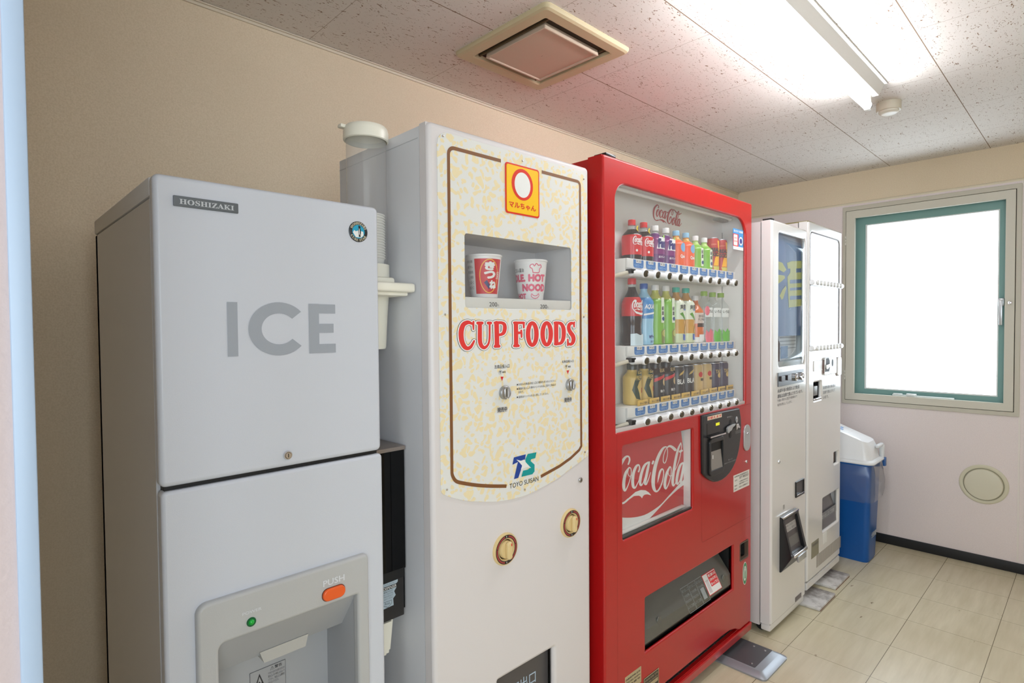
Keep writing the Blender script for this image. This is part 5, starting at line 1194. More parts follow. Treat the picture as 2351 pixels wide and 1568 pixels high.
# groove of the money-side service panel
gx = S(1611, 1000, Y=RY).x; gz = S(1613.5, 1245, Y=RY).z; gt_ = S(1610, 953, Y=RY).z
plate('panel_groove', [stroke([(gx, gt_-.004), (gx, gz+.012)]+cor(gx+.012, gz+.012, .012, PI, 1.5*PI)+[(RX1-.006, gz)], .0014)], RY-.0002, 0, mat('groove_red', (132, 12, 18), .5), rvm, flat=True)
plate('panel_groove', [stroke([(gx, gt_-.004), (gx+.004, gt_), (RX1-.006, gt_)], .0014)], RY-.0002, 0, MATS['groove_red'], rvm, flat=True)
xs_ = S(1417, 1200, Y=RY).x; plate('panel_groove', [rrect(xs_-.0005, .09, xs_+.0005, WZ0-.004)], RY-.0002, 0, MATS['groove_red'], rvm, flat=True)
# pick-up bay: dark recess with a tilted flap
x0, z0, x1, z1_ = pu
V = [(x0-.003, RY+.02, z0-.003), (x1+.003, RY+.02, z0-.003), (x1+.003, RY+.02, z1_+.003), (x0-.003, RY+.02, z1_+.003), (x0-.003, 1.20, z0-.003), (x1+.003, 1.20, z0-.003), (x1+.003, 1.20, z1_+.003), (x0-.003, 1.20, z1_+.003)]
add('pickup_bay', V, [(4, 5, 6, 7), (0, 1, 5, 4), (3, 7, 6, 2), (0, 4, 7, 3), (1, 2, 6, 5)], M_blackm, rvm)
ph = z1_-z0
prf = [(RY+.075, z1_), (RY+.018, z0+ph*.40), (RY+.012, z0+ph*.34), (RY+.010, z0+ph*.10), (RY+.016, z0+ph*.04), (RY+.05, z0+ph*.04)]
V = []; Fc = []
for i, (y, z) in enumerate(prf): V += [(x0+.002, y, z), (x1-.004-(.05*(z-z0-.4*ph)/ph if z > z0+.4*ph else 0), y, z)]
for i in range(len(prf)-1): Fc.append((2*i, 2*i+1, 2*i+3, 2*i+2))
flp = add('pickup_flap', V, Fc, mat('flap_dark', (92, 92, 86), .22), rvm, smooth=25)
def slant(x, s): return (x, RY+.075+(RY+.018-RY-.075)*s-.0012, z1_+(z0+ph*.40-z1_)*s)
def slant_rect(xa, sa, xb, sb): return [slant(xa, sb), slant(xb, sb), slant(xb, sa), slant(xa, sa)]
def q_on(u, v):
    # the point of the tilted flap seen at (u, v)
    n_ = Vector((0, -(ph*.60), -.057)).normalized()
    n_ = Vector((0, ph*.60, .057*-1)).normalized()
    d = Fw+R2*((u-1175.5)/F_PX)+U2*((784-v)/F_PX); p0 = Vector((x0, RY+.075, z1_))
    p = CAM+d*((p0-CAM).dot(n_)/d.dot(n_)); return p.x, (z1_-p.z)/(ph*.60)
ax, as_ = q_on(1609, 1322); bx, bs_ = q_on(1654, 1340)
ws = add('flap_sticker', slant_rect(ax, as_, bx, as_+.62), [(0, 1, 2, 3)], M_redink, flp)
def sl2(dy): return lambda x, s: (lambda p: (p[0], p[1]-dy, p[2]))(slant(x, s))
wdt = bx-ax
def srect(name, a, m, dy, par=ws): 
    f = sl2(dy); return add(name, [f(ax+wdt*a[0], as_+.62*a[3]), f(ax+wdt*a[2], as_+.62*a[3]), f(ax+wdt*a[2], as_+.62*a[1]), f(ax+wdt*a[0], as_+.62*a[1])], [(0, 1, 2, 3)], m, par)
srect('sticker_field', (.03, .03, .97, .97), M_paper, .0004)
srect('sticker_panel', (.36, .06, .95, .68), M_redink, .0008)
srect('bottle_print', (.10, .30, .30, .9), mat('print_grey', (206, 200, 200), .5), .0008)
for i, s in enumerate(('開口部には', 'さわらずに', 'ゆっくりと')): text('sticker_lettering', s, (ax+wdt*.40, as_+.62*(.24+.2*i), ax+wdt*.92, as_+.62*(.10+.2*i)), sl2(.0012), M_paper, ws, .04)
cx0, cs0 = q_on(1560, 1352); cx1, cs1 = q_on(1614, 1335)
cg = mat('flap_print', (150, 156, 156), .4)
for k in range(3):
    xa_ = cx0+(cx1-cx0)*k/3; xb_ = cx0+(cx1-cx0)*(k+1)/3-.002
    me_pts = [rrect(xa_, 0, xb_, .9, .0)]
    f = sl2(.0006)
    def rr4(a, b, c, d, nm='flap_diagram'): add(nm, [f(a, b), f(c, b), f(c, d), f(a, d)], [(0, 1, 2, 3)], cg, flp)
    rr4(xa_, cs0, xb_, cs0+.012); rr4(xa_, cs0+.7, xb_, cs0+.712); rr4(xa_, cs0, xa_+.001, cs0+.71); rr4(xb_-.001, cs0, xb_, cs0+.71)
    for j in range(4 if k < 2 else 2): text('flap_text', ('取り出し口', 'フタを押し', '手をはさまない', 'ようご注意')[j], (xa_+.004, cs0+.14+.15*j, xb_-.004, cs0+.06+.15*j), f, cg, flp)
    if k == 2: rr4(xa_+.012, cs0+.30, xb_-.012, cs0+.62)
for u, v in ((1513, 1424), (1661, 1327)):
    xx, ss = q_on(u, v); lathe('flap_boss', [(.014, 0), (.013, .002), (.009, .003), (.0005, .0032)], (xx, slant(xx, ss)[1]+.001, slant(xx, ss)[2]), MATS['flap_dark'], flp, axis='Y', seg=20)
# change cup
V = [(rc[0]-.002, RY+.006, rc[1]-.002), (rc[2]+.002, RY+.006, rc[1]-.002), (rc[2]+.002, RY+.006, rc[3]+.002), (rc[0]-.002, RY+.006, rc[3]+.002), (rc[0]-.002, RY+.05, rc[1]-.002), (rc[2]+.002, RY+.05, rc[1]-.002), (rc[2]+.002, RY+.05, rc[3]+.002), (rc[0]-.002, RY+.05, rc[3]+.002)]
add('change_cup', V, [(4, 5, 6, 7), (0, 1, 5, 4), (3, 7, 6, 2), (0, 4, 7, 3), (1, 2, 6, 5)], mat('cup_dark', (46, 44, 42), .4), rvm)
plate('change_cup_rim', [rrect(rc[0]-.002, rc[1]-.002, rc[2]+.002, rc[3]+.002, .006), rrect(rc[0]+.002, rc[1]+.004, rc[2]-.002, rc[3]-.002, .005)], RY-.001, .016, mat('rim_brown', (96, 78, 66), .4), rvm, .0006)
gq = S(1710, 1316, Y=RY); gw = .021; gh = (S(1710, 1290, Y=RY).z-S(1710, 1342, Y=RY).z)/2
gs = plate('green_sticker', [ell(gq.x, gq.z, gw, gh, 40)], RY-.0005, .0005, M_paper, rvm)
plate('green_ring', [ell(gq.x, gq.z, gw*.93, gh*.93, 40), ell(gq.x, gq.z, gw*.66, gh*.66, 40)], RY-.0008, 0, mat('print_green', (58, 142, 92), .4), gs, flat=True)
plate('bottle_print', [[(gq.x-.2*gw, gq.z-.45*gh), (gq.x+.25*gw, gq.z-.45*gh), (gq.x+.25*gw, gq.z+.1*gh), (gq.x+.12*gw, gq.z+.3*gh), (gq.x+.12*gw, gq.z+.5*gh), (gq.x-.08*gw, gq.z+.5*gh), (gq.x-.08*gw, gq.z+.3*gh), (gq.x-.2*gw, gq.z+.1*gh)]], RY-.0008, 0, MATS['print_green'], gs, flat=True)
arc_text('ring_lettering', 'リサイクル', gq.x, gq.z, gw*.80, 2.6, .5, gw*.18, RY-.0011, M_paper, gs, .02)
# kick grille
box('grille_backing', 1.44, RX1-.06, RY+.045, RY+.052, .05, .13, M_blackm, rvm)
bm = bmesh.new()
for k in range(4): bm_box(bm, 1.45, ax1+.02, RY+.020, RY+.036, .084+.009*k, .0875+.009*k)
for k in range(12): bm_box(bm, 1.46+.07*k, 1.463+.07*k, RY+.018, RY+.034, .080, .118)
from_bm('grille', bm, mat('grille_dark', (48, 40, 40), .5), rvm)
vs = []; prf = [(RY-.001, .078), (RY-.004, .074), (RY-.001, .046), (RY+.004, .042), (RY+.03, .042), (RY+.03, .080), (RY+.008, .080)]
bm = bmesh.new(); n = len(prf)
for x in (RX0+.002, RX1-.002):
    for y, z in prf: bm.verts.new((x, y, z))
bm.verts.ensure_lookup_table()
for i in range(n): bm.faces.new([bm.verts[j] for j in (i, (i+1) % n, n+(i+1) % n, n+i)])
bm.faces.new([bm.verts[i] for i in range(n)]); bm.faces.new([bm.verts[n+i] for i in range(n)])
from_bm('kick_panel', bm, M_red, rvm, smooth=20)
# rating plates at the foot
for (u0, v0, u1, v1), m_, nm in (((1434.5, 1556, 1471.7, 1565), mat('plate_brass', (196, 182, 146), .35, metal=.4), 'rating_plate'), ((1477.5, 1559, 1512, 1560), mat('plate_dark', (66, 58, 50), .4), 'serial_plate')):
    a = S(u0, v0, Y=RY); b = S(u1, v1, Y=RY); zz1 = a.z; zz0 = zz1-.052
    pp = plate(nm, [rrect(a.x, zz0, b.x, zz1, .002)], RY-.001, .001, m_, rvm)
    if nm == 'serial_plate':
        plate('plate_border', [rrect(a.x, zz0, b.x, zz1), rrect(a.x+.0025, zz0+.0025, b.x-.0025, zz1-.0025)], RY-.0013, 0, MATS['plate_brass'], pp, flat=True)
        plate('plate_patch', [rrect(a.x+.02, zz0+.012, b.x-.006, zz0+.024)], RY-.0013, 0, MATS['plate_brass'], pp, flat=True)
    for i in range(3): text('plate_text', ('自動販売機 定格', '電圧100V 50/60Hz', '製造番号')[i], (a.x+.005, zz1-.014-.011*i, b.x-.006, zz1-.008-.011*i), flat(RY-.0014), M_ink if nm == 'rating_plate' else MATS['plate_brass'], pp)
def feet(par, xs, ys, ztop, z0=0):
    for x in xs:
        for y in ys:
            lathe('foot', [(.024, z0), (.026, z0+.004), (.024, z0+.010), (.010, z0+.014), (.010, ztop)], (x, y, 0), mat('foot_metal', (112, 108, 104), .4, metal=.6), par, seg=18)
feet(rvm, (RX0+.08, RX1-.12), (RY+.08, RB-.08), .080, .0215)
bm = bmesh.new(); bm_box(bm, RX1-.16, RX1-.07, RY+.02, RY+.06, .046, .060, .003)
from_bm('foot_bracket', bm, MATS['foot_metal'], rvm)
box('hinge_cover', RX0+.02, RX0+.07, RY+.004, RY+.05, RZ-.002, RZ+.010, M_black, rvm, .003)

# ================================================================== WHITE SAKE MACHINE
KX0, KX1, KY, KB, KZ = 2.440, 2.840, .9584, 1.68, 1.7695
svm = thing('sake_vending_machine', ((KX0+KX1)/2, 1.3, 0), 'white vending machine with blue film and yellow character in its tall window', 'vending machine')
shell('cabinet', KX0-.0, KX1-.002, KY+.050, KB, .04, KZ-.003, .012, M_whiteside, svm)
kw = rect(KY, 1789, 533, 1847.4, 838); kw = (kw[0], S(1786.9, 843, Y=KY).z, kw[2], S(1788.9, 533, Y=KY).z)
KR = S(1844, 1380, Y=KY)
bm = bmesh.new()
door('door', [rrect(KX0, .052, KX1, KZ, .0115, 4), rrect(*kw, .014)], KY, .046, M_white, svm, .009)
box('door_bottom_rail', KX0+.004, KX1-.002, KY+.006, KY+.046, .022, .050, M_white, svm, .005)
V = [(kw[0]-.006, KY+.0245, kw[1]-.006), (kw[2]+.006, KY+.0245, kw[1]-.006), (kw[2]+.006, KY+.0245, kw[3]+.006), (kw[0]-.006, KY+.0245, kw[3]+.006), (kw[0]-.006, KY+.05, kw[1]-.006), (kw[2]+.006, KY+.05, kw[1]-.006), (kw[2]+.006, KY+.05, kw[3]+.006), (kw[0]-.006, KY+.05, kw[3]+.006)]
add('display_lining', V, [(4, 5, 6, 7), (0, 1, 5, 4), (3, 7, 6, 2), (0, 4, 7, 3), (1, 2, 6, 5)], mat('sake_lining', (206, 208, 210), .45), svm)
yb_ = KY+.020; zb_ = S(1788, 772, Y=yb_).z
bs = plate('blue_film', [rrect(kw[0]-.004, zb_, kw[2]+.004, kw[3]+.004)], yb_, .002, mat('film_blue', (60, 90, 140), .35), svm)
# large yellow character, half beyond the frame
ck = ptY(yb_, (1767, 596), (1858, 707))
ck_z1 = S(1810, 597, Y=yb_).z; ck_z0 = S(1812, 706, Y=yb_).z
my = mat('film_yellow', (206, 200, 96), .4)
def kz(*p): return ptY(yb_-.0006, *zoomed(1700, 480, 3.015, *p))
for pl in (((264, 362), (290, 372), (318, 420), (300, 438), (264, 418)), ((262, 455), (305, 460), (308, 478), (285, 500), (262, 516)), ((314, 530), (318, 548), (296, 618), (285, 628), (272, 600), (290, 560)),
           ((322, 372), (355, 360), (440, 358), (440, 408), (385, 412), (385, 440), (440, 436), (440, 668), (335, 682), (325, 470), (345, 440), (345, 412), (328, 412))):
    plate('film_character', [kz(*pl)], yb_-.0006, 0, my, bs, flat=True)
for z_a, z_b in ((490, 516), (545, 564), (602, 628)):
    plate('film_character_gap', [kz((342, z_a), (440, z_a-6), (440, z_b-6), (342, z_b))], yb_-.0010, 0, MATS['film_blue'], bs, flat=True)
# items low in the window
bd_ = S(1800, 800, Y=KY+.06)
box('display_card', kw[0]+.09, kw[2]-.01, KY+.034, KY+.036, kw[1]+.02, zb_+.02, mat('card_white', (222, 224, 226), .4), svm)
cd_ = bpy.data.objects[[o.name for o in bpy.data.objects if o.name.startswith('display_card')][-1]]
for i in range(4): box('card_line', kw[0]+.10, kw[2]-.02, KY+.0332, KY+.0338, zb_-.01-.016*i, zb_-.006-.016*i, mat('card_grey', (150, 156, 164), .5), cd_)
box('card_patch', kw[0]+.11, kw[0]+.19, KY+.0328, KY+.0338, kw[1]+.03, kw[1]+.085, mat('card_blue', (84, 124, 168), .4), cd_)
lathe('display_tube', [(.017, kw[1]+.02), (.017, kw[1]+.10), (.008, kw[1]+.125), (.008, kw[1]+.14)], (kw[0]+.045, KY+.030, 0), mat('dark_bottle', (70, 44, 48), .2), svm, seg=20)
box('price_ledge', kw[0], kw[2], KY+.006, KY+.03, kw[1]-.004, kw[1]+.022, mat('ledge_clear', (206, 206, 204), .3), svm, .003)
# moulded clear window, bulging and waisted at its far edge
cvr = MATS['clear_sheet'] if 'clear_sheet' in MATS else M_glass
vs, fs = [], []; NX, NZ = 24, 24
for j in range(NZ+1):
    tz = j/NZ; z = kw[1]+(kw[3]-kw[1])*tz
    for i in range(NX+1):
        tx = i/NX; x = kw[0]+(kw[2]-kw[0])*tx
        e = min(1, min(tx, 1-tx)*6); e2 = min(1, min(tz, 1-tz)*10)
        vs.append((x, KY+.003-(.004+.012*tx)*math.sin(e*PI/2)*math.sin(e2*PI/2), z))
for j in range(NZ):
    for i in range(NX): fs.append((j*(NX+1)+i, j*(NX+1)+i+1, (j+1)*(NX+1)+i+1, (j+1)*(NX+1)+i))
add('window_cover', vs, fs, glass('moulded_cover', tint=(236, 242, 246), refl=1.2, film=.05), svm, smooth=True)
cp = rect(KY, 1785, 856.2, 1843.2, 876.6)
cpl = plate('control_panel', [rrect(*cp, .002)], KY-.004, .004, mat('control_grey', (96, 100, 104), .3, metal=.3), svm, .001)
for u0, v0, u1, v1 in ((1790, 864, 1798.4, 876), (1804.4, 861.5, 1813.2, 873.5)):
    r2 = rect(KY-.004, u0, v0, u1, v1); hh_ = .022; plate('select_button', [rrect(r2[0], r2[3]-hh_, r2[2], r2[3], .002)], KY-.012, .008, mat('button_brown', (40, 28, 28), .25), cpl, .001)
for u, v in ((1822.6, 865.5), (1836.4, 862.7)):
    q = S(u, v, Y=KY); lathe('coin_ring', [(.017, 0), (.017, .008), (.014, .011), (.011, .010), (.010, .004), (.0005, .004)], (q.x, KY-.004, q.z), M_chrome, cpl, axis='Y', seg=28)
q = S(1829, 866, Y=KY); plate('coin_lever', [stroke([(q.x-.012, q.z+.006), (q.x+.002, q.z+.001), (q.x+.014, q.z-.012)], .007)], KY-.022, .006, M_chrome, cpl, .001)
def ktxt(s, u0, v0, u1, h, bold=0, Y=KY, par=svm):
    a = S(u0, v0, Y=Y); x1 = S(u1, v0-5, Y=Y).x; text('notice_lettering', s, (a.x, a.z-h, x1, a.z), flat(Y-.0005), mat('notice_ink', (84, 80, 78), .5), par, bold)
ktxt('未成年者の飲酒および飲酒', 1785, 893.7, 1835, .0165, .02); ktxt('運転は法律で禁止されています。', 1785, 906, 1842.7, .0165, .02)
ktxt('午後11時から翌日午前5時まで', 1785, 917, 1830, .012, .0); ktxt('販売を停止しています。', 1785, 927, 1818, .012, .0)
cam_lock('door_lock', 1787.5, 1060, KY, .0085, svm)
r2 = rect(KY, 1825.3, 1106.8, 1844.2, 1132); rz0 = S(1825.3, 1143, Y=KY).z
plate('change_cup_frame', [rrect(r2[0], rz0, r2[2], r2[3], .003), rrect(r2[0]+.007, rz0+.008, r2[2]-.008, r2[3]-.007, .002)], KY-.006, .008, M_black, svm, .002)
box('change_cup', r2[0]+.005, r2[2]-.005, KY-.0015, KY+.001, rz0+.006, r2[3]-.004, mat('cup_grey', (74, 72, 74), .4), svm)
box('change_cup_lip', r2[0]+.010, r2[2]-.008, KY-.0075, KY-.003, rz0+.008, rz0+.013, M_chrome, svm, .001)
q = S(1799.5, 1164, Y=KY); plate('small_sticker', [rrect(q.x-.009, q.z-.010, q.x+.009, q.z+.010)], KY-.0004, .0004, mat('sticker_grey', (168, 164, 160), .5), svm)
# pick-up chute: black moulded wedge
c0 = S(1789.5, 1188, Y=KY); c1 = S(1789, 1315, Y=KY)
tx0, tx1 = c0.x, S(1845, 1161, Y=KY-.035).x
tz1, tz0 = c0.z, c1.z; H_ = tz1-tz0
bm = bmesh.new(); M_mb = mat('moulded_black', (26, 26, 28), .28)
bd, pd_ = .012, .050                       # depth at the top and at the belly
side = [(KY, tz1), (KY-bd, tz1-.004), (KY-pd_, tz1-H_*.68), (KY-pd_*.9, tz1-H_*.73), (KY-.004, tz0), (KY, tz0)]
def prism(name, xa, xb, pr, m, par, bev=.002):
    bm = bmesh.new(); n = len(pr)
    for x in (xa, xb):
        for y, z in pr: bm.verts.new((x, y, z))
    bm.verts.ensure_lookup_table()
    for i in range(n): bm.faces.new([bm.verts[j] for j in (i, (i+1) % n, n+(i+1) % n, n+i)])
    bm.faces.new([bm.verts[i] for i in range(n)]); bm.faces.new([bm.verts[n+i] for i in range(n)])
    bmesh.ops.recalc_face_normals(bm, faces=bm.faces)
    if bev: bmesh.ops.bevel(bm, geom=list(bm.edges), offset=bev, segments=2, affect='EDGES')
    return from_bm(name, bm, m, par)
ch = prism('pickup_chute', tx0, tx0+.020, side, M_mb, svm); prism('chute_cheek', tx1-.024, tx1, side, M_mb, ch)
prism('chute_top', tx0+.001, tx1-.001, [(KY, tz1+.001), (KY-bd-.002, tz1-.003), (KY-bd-.004, tz1-.016), (KY, tz1-.016)], M_mb, ch)
box('chute_top_edge', tx0+.003, tx1-.003, KY-bd-.0045, KY-bd+.004, tz1-.006, tz1+.0012, M_chrome, ch, .001)
prism('chute_belly', tx0+.001, tx1-.001, [(KY, tz1-H_*.60), (KY-pd_+.008, tz1-H_*.66), (KY-pd_+.001, tz1-H_*.70), (KY-.006, tz0+.001), (KY, tz0+.001)], mat('belly_grey', (62, 62, 62), .35), ch)
def fl(t_): return (KY-.001-.028*t_, tz1-.012-(H_*.60)*t_)
prism('chute_flap', tx0+.02, tx1-.024, [fl(0), (fl(0)[0]-.003, fl(0)[1]), (fl(1)[0]-.003, fl(1)[1]), fl(1)], mat('flap_brown', (82, 76, 76), .35), ch, 0)
fw_ = tx1-tx0-.05
def flp2(a, b, s0, s1, m, lift=.0035, nm='chute_label'):
    p = lambda x, s: (tx0+.024+fw_*x, fl(s)[0]-lift, fl(s)[1]); return add(nm, [p(a, s1), p(b, s1), p(b, s0), p(a, s0)], [(0, 1, 2, 3)], m, ch)
flp2(.05, .95, .20, .42, mat('chute_sticker', (176, 172, 168), .5)); flp2(.05, .95, .58, .86, mat('chute_patch', (112, 110, 106), .45))
for i in range(2): text('chute_lettering', ('手をいれないで', 'ください 取出口')[i], (0, 0, 1, 1), (lambda i: (lambda x, z: (tx0+.024+fw_*(.1+.8*x), fl(.29+.10*i-.07*z)[0]-.0040, fl(.29+.10*i-.07*z)[1])))(i), mat('notice_ink', (84, 80, 78)), ch)
zhb = tz1-H_*.665
box('chute_handle', tx0+.022, tx1-.012, KY-pd_-.008, KY-pd_+.006, zhb-.010, zhb+.004, M_chrome, ch, .003)
box('handle_grip', tx0+.055, tx1-.040, KY-pd_-.012, KY-pd_-.002, zhb-.036, zhb-.008, M_silver, ch, .002)
a = S(1825.7, 1372, Y=KY); b = S(1839, 1368.6, Y=KY)
plate('name_plate', [rrect(a.x, a.z-.020, b.x, a.z)], KY-.0015, .0015, mat('plate_grey', (120, 112, 112), .4, metal=.4), svm)
lathe('caster', [(.022, -.009), (.022, .009)], (KX0+.05, KY+.06, .0225), M_blackm, svm, axis='X', seg=20)
lathe('caster', [(.022, -.009), (.022, .009)], (KX1-.05, KY+.06, .0225), M_blackm, svm, axis='X', seg=20)
lathe('caster', [(.022, -.009), (.022, .009)], (KX0+.05, KB-.06, .0225), M_blackm, svm, axis='X', seg=20)
lathe('caster', [(.022, -.009), (.022, .009)], (KX1-.05, KB-.06, .0225), M_blackm, svm, axis='X', seg=20)
box('caster_bracket', KX0+.02, KX0+.075, KY+.03, KY+.09, .038, .050, M_blackm, svm, .002)
q = S(1770, 504, Y=KY+.03); box('top_hinge', KX0+.02, KX0+.30, KY+.02, KY+.045, KZ-.002, KZ+.004, M_blackm, svm, .001); box('hinge_block', KX0+.02, KX0+.05, KY+.012, KY+.05, KZ-.001, KZ+.010, M_blackm, svm, .002)

# ================================================================== WHITE BEER MACHINE (beside the window)
NX0, NX1, NY, NB, NZ_ = 2.8964, 3.387, .9684, 1.66, 1.820
bvm = thing('beer_vending_machine', ((NX0+NX1)/2, 1.3, 0), 'white vending machine glaring with window light beside the blue bin', 'vending machine')
shell('cabinet', NX0, NX1-.002, NY+.050, NB, .07, NZ_-.003, .012, M_whiteside, bvm)
nw = (S(1861, 545, Y=NY).x, S(1858.5, 803.4, Y=NY).z, S(1928, 560, Y=NY).x, S(1861, 531.4, Y=NY).z)
npk = (S(1889, 1172, Y=NY).x, S(1889, 1221, Y=NY).z, S(1924.5, 1172, Y=NY).x, S(1889, 1145.9, Y=NY).z)
ncu = (S(1914.8, 1050, Y=NY).x, S(1914.8, 1066, Y=NY).z, S(1925.5, 1050, Y=NY).x, S(1914.8, 1040, Y=NY).z)
nsm = (S(1868.5, 890, Y=NY).x, S(1868.5, 920, Y=NY).z, S(1886, 890, Y=NY).x, S(1868.5, 879, Y=NY).z)
door('door', [rrect(NX0, .088, NX1, NZ_, .0115, 4), rrect(*nw, (.006, .030, .030, .030), 8), rrect(*npk, .004), rrect(*ncu, .004), rrect(*nsm, .002)], NY, .046, M_white, bvm, .009)
prism('kick_rail', NX0+.002, NX1-.002, [(NY+.002, .082), (NY+.002, .050), (NY+.008, .046), (NY+.046, .046), (NY+.046, .084)], M_white, bvm, .003)
V = [(nw[0]-.006, NY+.0185, nw[1]-.006), (nw[2]+.006, NY+.0185, nw[1]-.006), (nw[2]+.006, NY+.0185, nw[3]+.006), (nw[0]-.006, NY+.0185, nw[3]+.006), (nw[0]-.006, NY+.12, nw[1]-.006), (nw[2]+.006, NY+.12, nw[1]-.006), (nw[2]+.006, NY+.12, nw[3]+.006), (nw[0]-.006, NY+.12, nw[3]+.006)]
add('display_lining', V, [(4, 5, 6, 7), (0, 1, 5, 4), (3, 7, 6, 2), (0, 4, 7, 3), (1, 2, 6, 5)], MATS['sake_lining'], bvm)
plate('window_gasket', [rrect(nw[0]-.001, nw[1]-.001, nw[2]+.001, nw[3]+.001, (.006, .030, .030, .030), 8), rrect(nw[0]+.003, nw[1]+.003, nw[2]-.004, nw[3]-.003, (.006, .027, .027, .027), 8)], NY+.001, .006, mat('gasket_grey', (110, 100, 96), .5), bvm)
plate('window_sheet', [rrect(nw[0], nw[1], nw[2], nw[3], (.006, .030, .030, .030), 8)], NY+.003, .002, glass('glossy_sheet', refl=1.6, film=.25, film_c=(236, 238, 240)), bvm)
for v in (648, 800):
    q = S(1861, v, Y=NY-.004)
    lathe('button_bar', [(.010, nw[0]-.004), (.0135, nw[0]), (.0135, nw[2]+.008), (.010, nw[2]+.012)], (0, NY-.006, q.z), M_bar, bvm, axis='X', seg=18)
    bb = None
    for i in range(8):
        x = nw[0]+.045+(nw[2]-nw[0]-.09)*i/7
        bb = lathe('button', [(.012, 0), (.012, .007), (.009, .010), (.0005, .0105)], (x, NY-.016, q.z), mat('button_white', (232, 232, 230), .3), bvm, axis='Y', seg=16) 
sh2 = box('display_shelf', nw[0]+.01, nw[2]-.01, NY+.04, NY+.11, S(1861, 640, Y=NY+.05).z-.01, S(1861, 640, Y=NY+.05).z, MATS['sake_lining'], bvm)
# bill slot, coin unit, grip recess
r2 = (S(1867.5, 829, Y=NY).x, S(1867.5, 853, Y=NY).z, S(1887, 829, Y=NY).x, S(1867.5, 829, Y=NY).z)
plate('note_panel', [rrect(*r2, .002)], NY-.003, .003, mat('note_panel_white', (226, 222, 218), .35), bvm, .001)
box('note_panel_edge', r2[2]-.004, r2[2]+.001, NY-.0045, NY, r2[1]+.004, r2[3], mat('edge_brown', (120, 96, 90), .5), bvm)
r2 = (S(1889.5, 835, Y=NY).x, S(1889.5, 862, Y=NY).z, S(1917, 835, Y=NY).x, S(1889.5, 821.5, Y=NY).z)
cu = plate('coin_unit', [rrect(*r2, .010)], NY-.008, .008, mat('coin_unit_white', (226, 226, 224), .3), bvm, .003)
box('coin_unit_edge', r2[0]-.004, r2[0]+.002, NY-.006, NY, r2[1]+.010, r2[3]-.010, mat('edge_brown', (120, 96, 90)), cu)
def zn(*p): return ptY(NY-.008, *zoomed(1760, 780, 8.71, *p))
plate('lever_recess', [zn((1188, 375), (1240, 362), (1262, 420), (1262, 560), (1250, 632), (1165, 642), (1175, 560), (1185, 480))], NY-.0084, 0, M_blackm, cu, flat=True)
plate('return_lever', [zn((1165, 505), (1215, 490), (1262, 470), (1255, 510), (1225, 540), (1195, 590), (1175, 585))], NY-.016, .006, MATS['coin_unit_white'], cu, .001)
q = zn((1318, 460))[0]; plate('coin_entry', [ell(q[0], q[1], .013, .0185)], NY-.0084, 0, M_blackm, cu, flat=True)
r2 = (S(1919, 835, Y=NY).x, S(1919, 864, Y=NY).z, S(1928, 835, Y=NY).x, S(1919, 820, Y=NY).z)
plate('grip_recess', [rrect(r2[0], r2[1], r2[2], r2[3], .012)], NY-.0006, .0006, mat('grip_brown', (150, 126, 118), .5), bvm)
plate('grip_cover', [rrect(r2[0]+.008, r2[1]+.004, r2[2]+.004, r2[3]-.002, .012)], NY-.008, .008, M_white, bvm, .002)
box('selector_cavity', nsm[0]-.003, nsm[2]+.003, NY+.03, NY+.033, nsm[1]-.003, nsm[3]+.003, M_blackm, bvm)
box('selector_unit', nsm[0]+.02, nsm[2]-.03, NY+.008, NY+.03, nsm[1]+.02, nsm[3]-.02, mat('selector_grey', (140, 140, 138), .4, metal=.3), bvm, .003)
box('selector_lip', nsm[0]+.004, nsm[2]-.004, NY-.002, NY+.006, nsm[1], nsm[1]+.010, M_chrome, bvm, .002)
for i, s in enumerate(('未成年者の飲酒は', '法律で禁止されて', 'います。')):
    a = S(1889.5, 887+11*i, Y=NY); x1 = S((1918, 1917, 1902)[i], 880+11*i, Y=NY).x
    text('notice_lettering', s, (a.x, a.z-.016, x1, a.z), flat(NY-.0005), mat('notice_ink', (84, 80, 78)), bvm, .01)
box('change_cup', ncu[0]-.003, ncu[2]+.003, NY+.020, NY+.023, ncu[1]-.003, ncu[3]+.003, mat('cup_brown', (110, 98, 90), .5), bvm)
nf = box('pickup_back', npk[0]-.003, npk[2]+.003, NY+.042, NY+.045, npk[1]-.003, npk[3]+.003, M_blackm, bvm)
hN = npk[3]-npk[1]
add('pickup_flap', [(npk[0], NY+.038, npk[3]), (npk[2]-.030, NY+.038, npk[3]), (npk[2]-.001, NY+.012, npk[1]+.30*hN), (npk[0]+.0, NY+.012, npk[1]+.30*hN), (npk[0], NY+.010, npk[1]), (npk[2], NY+.010, npk[1]+.002)], [(0, 3, 2, 1), (3, 4, 5, 2)], mat('flap_grey2', (112, 108, 110), .3), bvm)
box('flap_strip', npk[0]+.003, npk[2]-.004, NY+.0095, NY+.011, npk[1]+.30*hN, npk[1]+.52*hN, mat('strip_grey', (128, 128, 130), .4), bvm)
text('flap_lettering', '取り出し口 ご注意', (npk[0]+.012, npk[1]+.34*hN, npk[2]-.04, npk[1]+.46*hN), flat(NY+.009), mat('pale_print', (196, 196, 196), .5), bvm, .02)
a = S(1889, 1226, Y=NY); plate('white_sticker', [rrect(a.x, a.z-.055, a.x+.060, a.z)], NY-.0005, .0005, M_paper, bvm)
a = S(1862.8, 1247.5, Y=NY); b = S(1879.3, 1240, Y=NY)
rp = plate('rating_plate', [rrect(a.x, a.z-.078, b.x, a.z)], NY-.001, .001, mat('plate_olive', (150, 146, 126), .4, metal=.3), bvm)
text('plate_text', '酒類自動販売機', (a.x+.008, a.z-.022, b.x-.01, a.z-.010), flat(NY-.0014), M_inkg, rp)
a = S(1874.6, 1275, Y=NY); b = S(1930.5, 1242, Y=NY); bm = bmesh.new()
